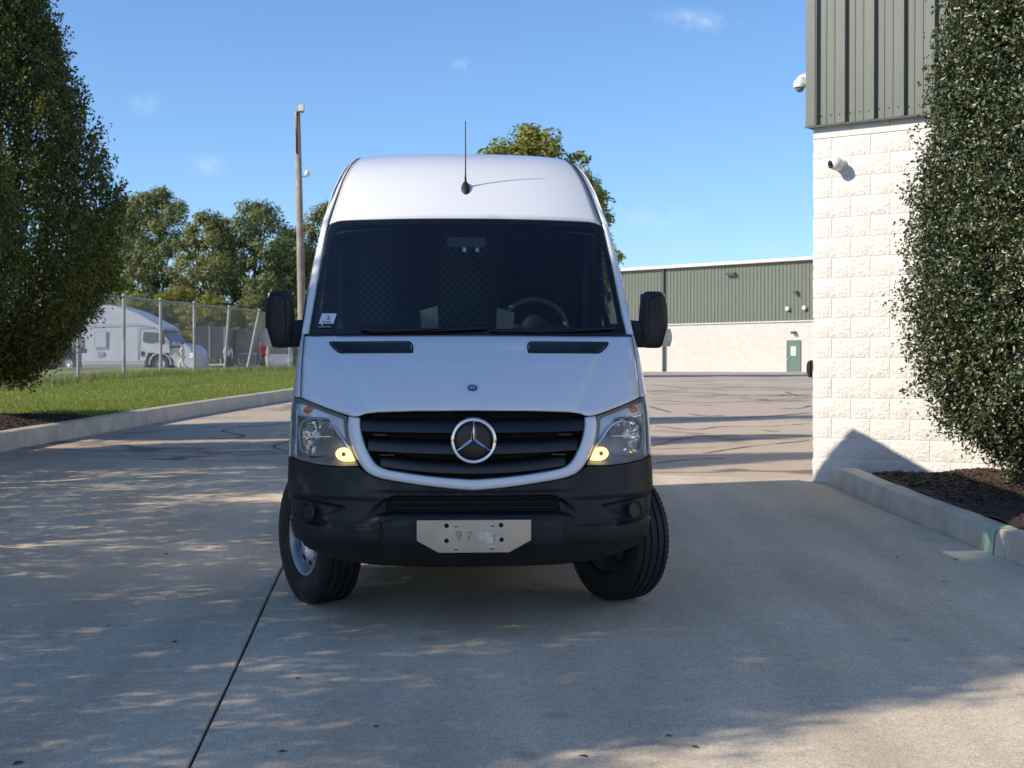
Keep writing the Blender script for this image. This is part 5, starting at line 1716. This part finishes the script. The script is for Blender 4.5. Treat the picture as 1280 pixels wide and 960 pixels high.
for k in range(len(pts) - 1):
    a, b = pts[k], pts[k + 1]
    A_ = Vector((a[0] + top_shift.get(k, 0), a[1], a[3] - .03)) - o0; B_ = Vector((b[0] + top_shift.get(k + 1, 0), b[1], b[3] - .03)) - o0
    mb = MB(); mb.tube([A_, B_], .026, 6); mb.build('top_rail', M['galvanised'], fen, smooth=True)
    A0_ = Vector((a[0], a[1], a[2] + .04)) - o0; B0_ = Vector((b[0], b[1], b[2] + .04)) - o0
    # woven wires: two families of slanting strands
    nW, hW = 3.4, (a[3] - a[2]) ; step = .10
    V = []; F = []
    def bay(u, v): return (A0_ * (1 - u) + B0_ * u) * (1 - v) + (A_ * (1 - u) + B_ * u) * v
    ln_ = (B0_ - A0_).length; m_ = hW / ln_
    for s_ in (-1, 1):
        q = -m_
        while q < 1 + m_:
            u0, u1 = (q, q + m_) if s_ > 0 else (q + m_, q)
            t0, t1 = 0.0, 1.0
            du = u1 - u0
            lo, hi = sorted(((0 - u0) / du, (1 - u0) / du)); lo, hi = max(0, lo), min(1, hi)
            if hi - lo > .02:
                p, r_ = bay(u0 + du * lo, lo), bay(u0 + du * hi, hi)
                n0 = len(V); w_ = .0021
                for c_ in (p, r_):
                    V += [tuple(c_ + Vector(d_)) for d_ in ((-w_, 0, 0), (w_ * .5, w_, 0), (w_ * .5, -w_, 0))]
                F += [(n0, n0 + 1, n0 + 4, n0 + 3), (n0 + 1, n0 + 2, n0 + 5, n0 + 4), (n0 + 2, n0, n0 + 3, n0 + 5)]
            q += step / ln_
    o = mk('wire_mesh', V, F, M['wire'], fen); o['kind'] = 'stuff'
# weeds along its foot
P = []
for k in range(len(pts) - 1):
    a, b = pts[k], pts[k + 1]
    for _ in range(900):
        u = random.random(); x = a[0] + (b[0] - a[0]) * u + random.gauss(.0, .30); Y = a[1] + (b[1] - a[1]) * u + random.gauss(-.2, .4)
        P.append((x, Y, bank(x, Y) - .02))
V, F = blades(np.array(P), .07, .26, .014)
tag(link('fence_weeds', bulk('fence_weeds', V, F, M['weed_blade'])), 'tall dry weeds growing along the foot of the chain link fence', 'weeds', kind='stuff')

# ---- wooden lamp pole
Zp = 58.0
xb = (379 - 640) / FPX * Zp; xt = (372 - 640) / FPX * Zp; zt = CAM_H + (HZ - 138) / FPX * Zp
pole = empty('lamp_pole', (xb, Zp, prof(Zp) + .2), 0, 'weathered wooden lamp pole with a floodlight on top, behind the lawn', 'lamp pole')
h_ = zt - prof(Zp) - .2
mb = MB(); mb.tube([(0, 0, -.3), (0, 0, 0), ((xt - xb) * .5, 0, h_ * .5), (xt - xb, 0, h_)], [.19, .185, .15, .115], 12)
mb.build('pole', M['weathered_wood'], pole, smooth=True)
mb = MB().box(-.08, .22, -.18, .10, -.05, .28); mb.v = [(x + xt - xb + .06, y, z + h_ - .06) for x, y, z in mb.v]
fl = mb.build('floodlight', M['galvanised'], pole, bevel=.02)
mb = MB().box(.02, .24, -.20, -.1805, .0, .25); mb.v = [(x + xt - xb + .04, y, z + h_ - .06) for x, y, z in mb.v]
mb.build('floodlight_glass', M['white_plastic'], fl)
mb = MB(); mb.tube([(xt - xb + .02, -.14, h_ - .1), (xt - xb - .01, -.16, h_ - .9), (xt - xb + .01, -.16, h_ - 1.8)], .045, 6); mb.build('cable_duct', M['dark_metal'], pole, smooth=True)
mb = MB().lathe([(0, -.12), (.10, -.06), (.12, .05), (.06, .16), (0, .18)], 12, 'z', ((xt - xb) * .55 + .30, 0, h_ * .55 + 2.2)); mb.tube([((xt - xb) * .55 + .0, 0, h_ * .55 + 2.1), ((xt - xb) * .55 + .3, 0, h_ * .55 + 2.1)], .03, 6)
mb.build('insulator', M['white_plastic'], pole, smooth=True)

# ---- the white lorry
def wheel_set(parent, x, y, r_, wd, hub=True):
    wh = empty('wheel'); wh.parent = parent; wh.location = (x, y, r_)
    MB().lathe([(r_ * .55, -wd / 2), (r_ * .9, -wd / 2), (r_, -wd * .35), (r_, wd * .35), (r_ * .9, wd / 2), (r_ * .55, wd / 2)], 28, 'y', close=True).build('tyre', M['tyre_rubber'], wh, smooth=True, angle=40)
    MB().lathe([(.0, -wd * .30), (r_ * .18, -wd * .42), (r_ * .2, -wd * .25), (r_ * .5, -wd * .15), (r_ * .56, -wd * .46), (r_ * .58, 0), (0, 0)], 24, 'y').build('hub', M['hub_pale'], wh, smooth=True, angle=30)
    return wh
ZT_ = 82.0; sc = FPX / ZT_
lx = (210.5 - 640) / sc
lor = empty('white_lorry', (lx, ZT_, prof(ZT_) - .02), R(-9), 'white sleeper-cab lorry behind the chain link fence', 'lorry')
def side(poly, y0, y1): return MB().prism(poly, y0, y1)
cabp = [(-4.75, .55), (-4.75, 3.1), (-4.5, 3.55), (-3.45, 3.92), (-2.9, 3.90), (-1.7, 3.55), (-.75, 3.08), (.10, 2.62), (.22, 2.50), (.05, 2.42), (.58, 1.78), (.60, 1.16), (-.72, 1.16), (-.95, .55)]
rows = []
for (y, ins) in ((-1.22, .10), (-1.25, .0), (1.25, 0), (1.22, .10)):
    rows.append([(x, y, z) for x, z in cabp])
cab = MB()
n_ = len(cabp)
vv = [p for r_ in rows for p in r_]
def tap(p): return (p[0], p[1] * (1 - .10 * sstep(2.2, 3.9, p[2])), p[2])
cab.add([tap(p) for p in vv], [tuple(range(n_)), tuple(range(4 * n_ - 1, 3 * n_ - 1, -1))] + [(r_ * n_ + i, r_ * n_ + (i + 1) % n_, (r_ + 1) * n_ + (i + 1) % n_, (r_ + 1) * n_ + i) for r_ in range(3) for i in range(n_)])
cab.build('cab', M['lorry_white_shaded'], lor, bevel=.05)
hoodp = [(.40, .95), (.62, 1.80), (.9, 1.76), (1.5, 1.62), (1.85, 1.40), (1.98, 1.0), (1.95, .45), (1.85, .30), (.75, .35), (.70, .80)]
side(hoodp, -1.12, 1.12).build('bonnet', M['lorry_white_shaded'], lor, bevel=.10)
MB().prism([(1.72, .28), (2.02, .32), (2.05, .72), (1.99, .75)], -1.2, 1.2).build('bumper', M['lorry_white_shaded'], lor, bevel=.05)
# wing over the wheel
mb = MB(); arcp = [(math.cos(a) * .68, -1.02, .52 + math.sin(a) * .66) for a in np.linspace(-.1, math.pi + .1, 16)]
g_ = [[(x, y, z) for x, _, z in arcp] for y in (-1.24, -.75)]
mb.grid(g_); o = mb.build('wing', M['lorry_white_shaded'], lor, smooth=True); solidify(o, .06)
MB().box(-.66, .66, -1.0, 1.0, .25, 1.12).build('wheel_well', M['void_black'], lor)
wsp = [(.06, 2.40), (.56, 1.80)]
MB().add([(.075, -1.06, 2.42), (.075, 1.06, 2.42), (.60, 1.12, 1.80), (.60, -1.12, 1.80)], [(0, 1, 2, 3)]).build('windscreen', M['lorry_glass'], lor)
MB().add([(.02, -1.262, 2.30), (-.95, -1.262, 2.36), (-1.02, -1.262, 1.80), (-.55, -1.262, 1.72), (.30, -1.262, 1.86)], [(0, 1, 2, 3, 4)]).build('door_window', M['lorry_glass'], lor)
mb = MB()
for pl in ([(-1.30, 2.60), (-1.30, .75)], [(-1.30, 2.60), (-.40, 2.60), (.15, 2.38)], [(-4.3, 2.72), (-1.35, 2.80), (-.3, 2.62)]):
    mb.tube([(x, -1.256, z) for x, z in pl], .022, 4)
mb.build('door_seam', M['lorry_grey'], lor)
mb = MB()
for (x0, x1, z0_, z1) in ((-3.95, -3.20, 1.45, 2.42),):
    ringp = [(x0, -1.26, z0_), (x1, -1.26, z0_), (x1, -1.26, z1), (x0, -1.26, z1), (x0, -1.26, z0_)]
    mb.tube(ringp, .024, 6)
mb.build('locker_frame', M['hub_pale'], lor)
MB().box(-3.9, -3.25, -1.262, -1.24, 1.5, 2.37).build('locker_door', M['lorry_white_shaded'], lor)
MB().box(-1.12, -.93, -1.27, -1.24, .98, 1.25).build('door_grip', M['black_plastic'], lor)
MB().box(-3.75, -3.35, -1.262, -1.24, .95, 1.22).build('side_notice', M['lorry_grey'], lor)
MB().box(-4.7, -.85, -1.262, -.60, .30, .74).build('fuel_tank', M['lorry_grey'], lor, bevel=.08)
MB().box(-4.6, -.9, -1.30, -1.263, .50, .58).build('step', M['lorry_white_shaded'], lor)
MB().box(-7.6, 1.3, -.45, .45, .55, .85).build('chassis', M['dark_metal'], lor)
mb = MB(); mb.tube([(.15, -1.25, 1.9), (.30, -1.5, 1.95)], .03, 6); mb.box(.2, .38, -1.62, -1.42, 1.62, 2.25); mb.build('mirror', M['black_plastic'], lor, bevel=.02)
MB().box(.60, 1.30, -1.135, -1.10, 1.45, 1.56).build('bonnet_vent', M['black_plastic'], lor)
MB().box(1.75, 1.99, -1.135, -.85, .85, 1.15).build('headlamp', M['lamp_silver'], lor, bevel=.03)
for (x, y) in ((0, -1.02), (0, 1.02), (-5.6, -1.0), (-5.6, 1.0), (-6.95, -1.0), (-6.95, 1.0)): wheel_set(lor, x, y, .52, .32)

# ---- trailer behind the hornbeam
ZQ = 60.0; sc = FPX / ZQ
tr_ = empty('flatbed_trailer', ((30 - 640) / sc, ZQ, bank((30 - 640) / sc, ZQ)), R(-6), 'low flatbed trailer with pale hubs under the end hornbeam', 'trailer')
MB().box(-5, 2.3, -1.15, 1.15, .72, .90).build('deck', M['lorry_grey'], tr_, bevel=.02)
MB().box(1.0, 2.25, -1.1, 1.1, .903, 1.35).build('headboard', M['lorry_white_shaded'], tr_, bevel=.03)
MB().box(-4.8, 2.2, -.45, .45, .45, .718).build('chassis', M['dark_metal'], tr_)
for (x, y) in ((.75, -.98), (.75, .98), (-.4, -.98), (-.4, .98)): wheel_set(tr_, x, y, .46, .30)

# ---- dark lorry facing the lawn
ZD = 118.0; sc = FPX / ZD
dl = empty('dark_lorry', ((309 - 640) / sc, ZD, prof(ZD) - .02), R(8), 'dark blue lorry facing the fence with a pale framed grille', 'lorry')
MB().prism([(-1.02, .45), (1.02, .45), (1.05, 1.5), (1.02, 3.0), (.9, 3.42), (-.9, 3.42), (-1.02, 3.0), (-1.05, 1.5)], 0, 2.4).build('cab', M['lorry_dark'], dl, bevel=.08)
MB().box(-.92, .92, -.03, .0, 1.85, 2.75).build('windscreen', M['lorry_glass'], dl)
mb = MB(); mb.tube([(-.66, -.06, .62), (.66, -.06, .62), (.72, -.06, 1.45), (-.72, -.06, 1.45), (-.66, -.06, .62)], .075, 6); mb.build('grille_frame', M['hub_pale'], dl)
mb = MB()
for k in range(6): mb.box(-.6, .6, -.05, -.005, .70 + k * .12, .75 + k * .12)
mb.tube([(-.55, -.08, .72), (.55, -.08, 1.38)], .04, 5); mb.build('grille_bars', M['lorry_grey'], dl)
MB().box(-1.1, 1.1, -.16, -.001, .28, .55).build('bumper', M['lorry_grey'], dl, bevel=.03)
for s_ in (-1, 1):
    MB().box(s_ * .92 - .12, s_ * .92 + .12, -.175, -.1605, .36, .50).build('headlamp', M['white_plastic'], dl)
    mb = MB(); mb.tube([(s_ * 1.02, .05, 2.3), (s_ * 1.35, -.05, 2.35)], .04, 5); mb.box(s_ * 1.38 - .12, s_ * 1.38 + .12, -.10, .05, 1.75, 2.45); mb.build('mirror', M['hub_pale'], dl, bevel=.02)
    wheel_set(dl, s_ * .95, .85, .5, .3).rotation_euler = (0, 0, R(90))
ZE_ = 112.0; sc = FPX / ZE_
dt = empty('dark_box_trailer', ((262 - 640) / sc, ZE_, prof(ZE_) - .02), R(4), 'dark box trailer parked behind the nose of the white lorry', 'trailer')
MB().box(-1.25, 1.25, 0, 9, 1.0, 3.55).build('box', M['lorry_dark'], dt, bevel=.05)
mb = MB()
for x in (-1.15, 0, 1.15): mb.box(x - .05, x + .05, -.05, -.0005, 1.02, 3.5)
mb.build('door_bars', M['lorry_grey'], dt)
MB().box(-1.15, 1.15, 0, .2, .45, .60).box(-.9, -.8, .05, .15, .6, 1.0).box(.8, .9, .05, .15, .6, 1.0).build('rear_guard', M['hub_pale'], dt)
for s_ in (-1, 1):
    wheel_set(dt, s_ * .95, 1.3, .5, .4).rotation_euler = (0, 0, R(90))
# ---- white van beyond the fence
ZV = 96.0; sc = FPX / ZV
wv = empty('white_panel_van', ((349 - 640) / sc, ZV, prof(ZV) - .02), R(10), 'small white panel van parked far beyond the lawn behind the fence', 'van')
MB().prism([(-.85, .35), (.85, .35), (.92, .9), (.88, 1.45), (.74, 1.95), (-.74, 1.95), (-.88, 1.45), (-.92, .9)], 0, 4.2).build('body', M['lorry_white_shaded'], wv, bevel=.08)
MB().add([(-.76, -.012, 1.22), (.76, -.012, 1.22), (.66, -.012, 1.82), (-.66, -.012, 1.82)], [(0, 1, 2, 3)]).build('windscreen', M['lorry_glass'], wv)
MB().box(-.8, .8, -.05, -.001, .35, .55).build('bumper', M['lorry_grey'], wv)
for s_ in (-1, 1):
    MB().box(s_ * .68 - .14, s_ * .68 + .14, -.03, -.001, .72, .92).build('headlamp', M['lamp_silver'], wv)
    for y in (.7, 3.3): wheel_set(wv, s_ * .80, y, .32, .2).rotation_euler = (0, 0, R(90))
# ---- red cloth on the fence
zr = 54.5; xr = (329 - 640) / FPX * zr; z_r = CAM_H + (HZ - 438) / FPX * zr
rows = [[(u * .10 + .02 * math.sin(5 * v), .02 * math.sin(9 * u + 4 * v), v * .20 + .04 * (u < 0) * v) for u in np.linspace(-1, 1, 9)] for v in np.linspace(-1, 1, 9)]
o = MB().grid(rows).build('red_cloth', M['cloth_red'], None, smooth=True, loc=(xr, zr, z_r)); solidify(o, .012)
tag(o, 'red cloth hanging on the chain link fence next to a leaning post', 'cloth')

# ---- two people in the truck yard
def skin_obj(name, verts, edges, radii, m, parent, root=0):
    me = bpy.data.meshes.new(name); me.from_pydata(verts, edges, [])
    me.materials.append(m)
    o = link(name, me, parent)
    sk_ = o.modifiers.new('skin', 'SKIN')
    if not me.skin_vertices: 
        bm = bmesh.new(); bm.from_mesh(me); bm.verts.layers.skin.verify(); bm.to_mesh(me); bm.free()
    for i, r_ in enumerate(radii):
        d = me.skin_vertices[0].data[i]; d.radius = (r_, r_) if not isinstance(r_, tuple) else r_; d.use_root = (i == root)
    sb = o.modifiers.new('smooth', 'SUBSURF'); sb.levels = 2; sb.render_levels = 2
    sk_.use_smooth_shade = True
    return o
def person(px, foot, Z, H_, rz, stride, top_m, leg_m, lab, arm=.25):
    x = (px - 640) / FPX * Z
    p = empty('person', (x, Z, prof(Z) - .01), rz, lab, 'person', 'people in the truck yard'); k = H_ / 1.75; p.scale = (k, k, k)
    s = stride
    V = [(0, 0, .95), (0, 0, 1.18), (0, 0, 1.40), (0, -.01, 1.50), (0, -.03, 1.60), (0, -.03, 1.72),
         (-.09, 0, .90), (-.10, -s * .5, .50), (-.10, -s * .7 + .05, .08), (-.10, -s * .7 - .10, .04),
         (.09, 0, .90), (.10, s * .35 - .08, .50), (.10, s, .10), (.10, s - .14, .04),
         (-.19, 0, 1.40), (-.25, arm * .4, 1.14), (-.24, -arm * .2, .92), (-.24, -arm * .35, .82),
         (.19, 0, 1.40), (.25, -arm * .5, 1.14), (.24, -arm * 1.4, .95), (.24, -arm * 1.7, .87)]
    E = [(0, 1), (1, 2), (2, 3), (3, 4), (4, 5), (0, 6), (6, 7), (7, 8), (8, 9), (0, 10), (10, 11), (11, 12), (12, 13), (2, 14), (14, 15), (15, 16), (16, 17), (2, 18), (18, 19), (19, 20), (20, 21)]
    Rr = [(.14, .10), (.13, .09), (.15, .10), .052, .085, .075, .08, .058, .042, .035, .08, .058, .042, .035, .055, .042, .032, .028, .055, .042, .032, .028]
    skin_obj('body', V, E, Rr, M['skin'], p)
    skin_obj('shirt', [V[0], V[1], V[2], V[14], V[15], V[18], V[19]], [(0, 1), (1, 2), (2, 3), (3, 4), (2, 5), (5, 6)], [(.165, .12), (.155, .115), (.17, .12), .075, .06, .075, .06], top_m, p)
    skin_obj('trousers', [(0, 0, .98), V[6], V[7], V[8], V[10], V[11], V[12]], [(0, 1), (1, 2), (2, 3), (0, 4), (4, 5), (5, 6)], [(.155, .12), .10, .082, .07, .10, .082, .07], leg_m, p)
    MB().ball((0, -.015, 1.69), .098, 14, 10, sz=1.05).build('hair', M['hair_dark'], p, smooth=True)
    for s_ in (-1, 1): MB().ball((s_ * .035, -.118, 1.665), .012, 6, 4).build('eye', M['void_black'], p)
    MB().ball((0, -.128, 1.63), .017, 6, 4).build('nose', M['skin'], p, smooth=True)
    return p
person(228, 470, 79.0, 1.76, R(-78), .34, M['mint_cloth'], M['cloth_cream'], 'walking person in a pale shirt and cream trousers beside the white lorry')
person(285, 467, 84.0, 1.74, R(20), .10, M['cloth_white'], M['cloth_dark'], 'standing person in dark trousers and a white top behind the fence', .1)

# ---- dry leaves on the drive
leaf_mat('dry_leaf', (.05, .03, .015), (.12, .07, .03), .8, 0)
lv = mesh('fallen_leaf', [(0, -.03, 0), (.016, 0, .006), (0, .034, .002), (-.016, .002, .008), (0, 0, .001)], [(0, 1, 4), (1, 2, 4), (2, 3, 4), (3, 0, 4)], M['dry_leaf'])
for (px, py) in ((217, 803), (372, 849), (353, 941), (730, 947), (837, 921), (868, 935), (1195, 700), (1122, 697), (1147, 697), (208, 693), (21, 956), (134, 783), (1180, 728), (470, 909), (660, 741)):
    x, Y = ground_hit(px, py)
    o = link('fallen_leaf', lv, None, (x, Y, prof(Y) + .0015), random.uniform(0, 6.28)); o.scale = (random.uniform(.5, 1.0),) * 3
    tag(o, 'small dry brown leaf lying on the concrete drive', 'leaf', 'dry leaves on the drive')
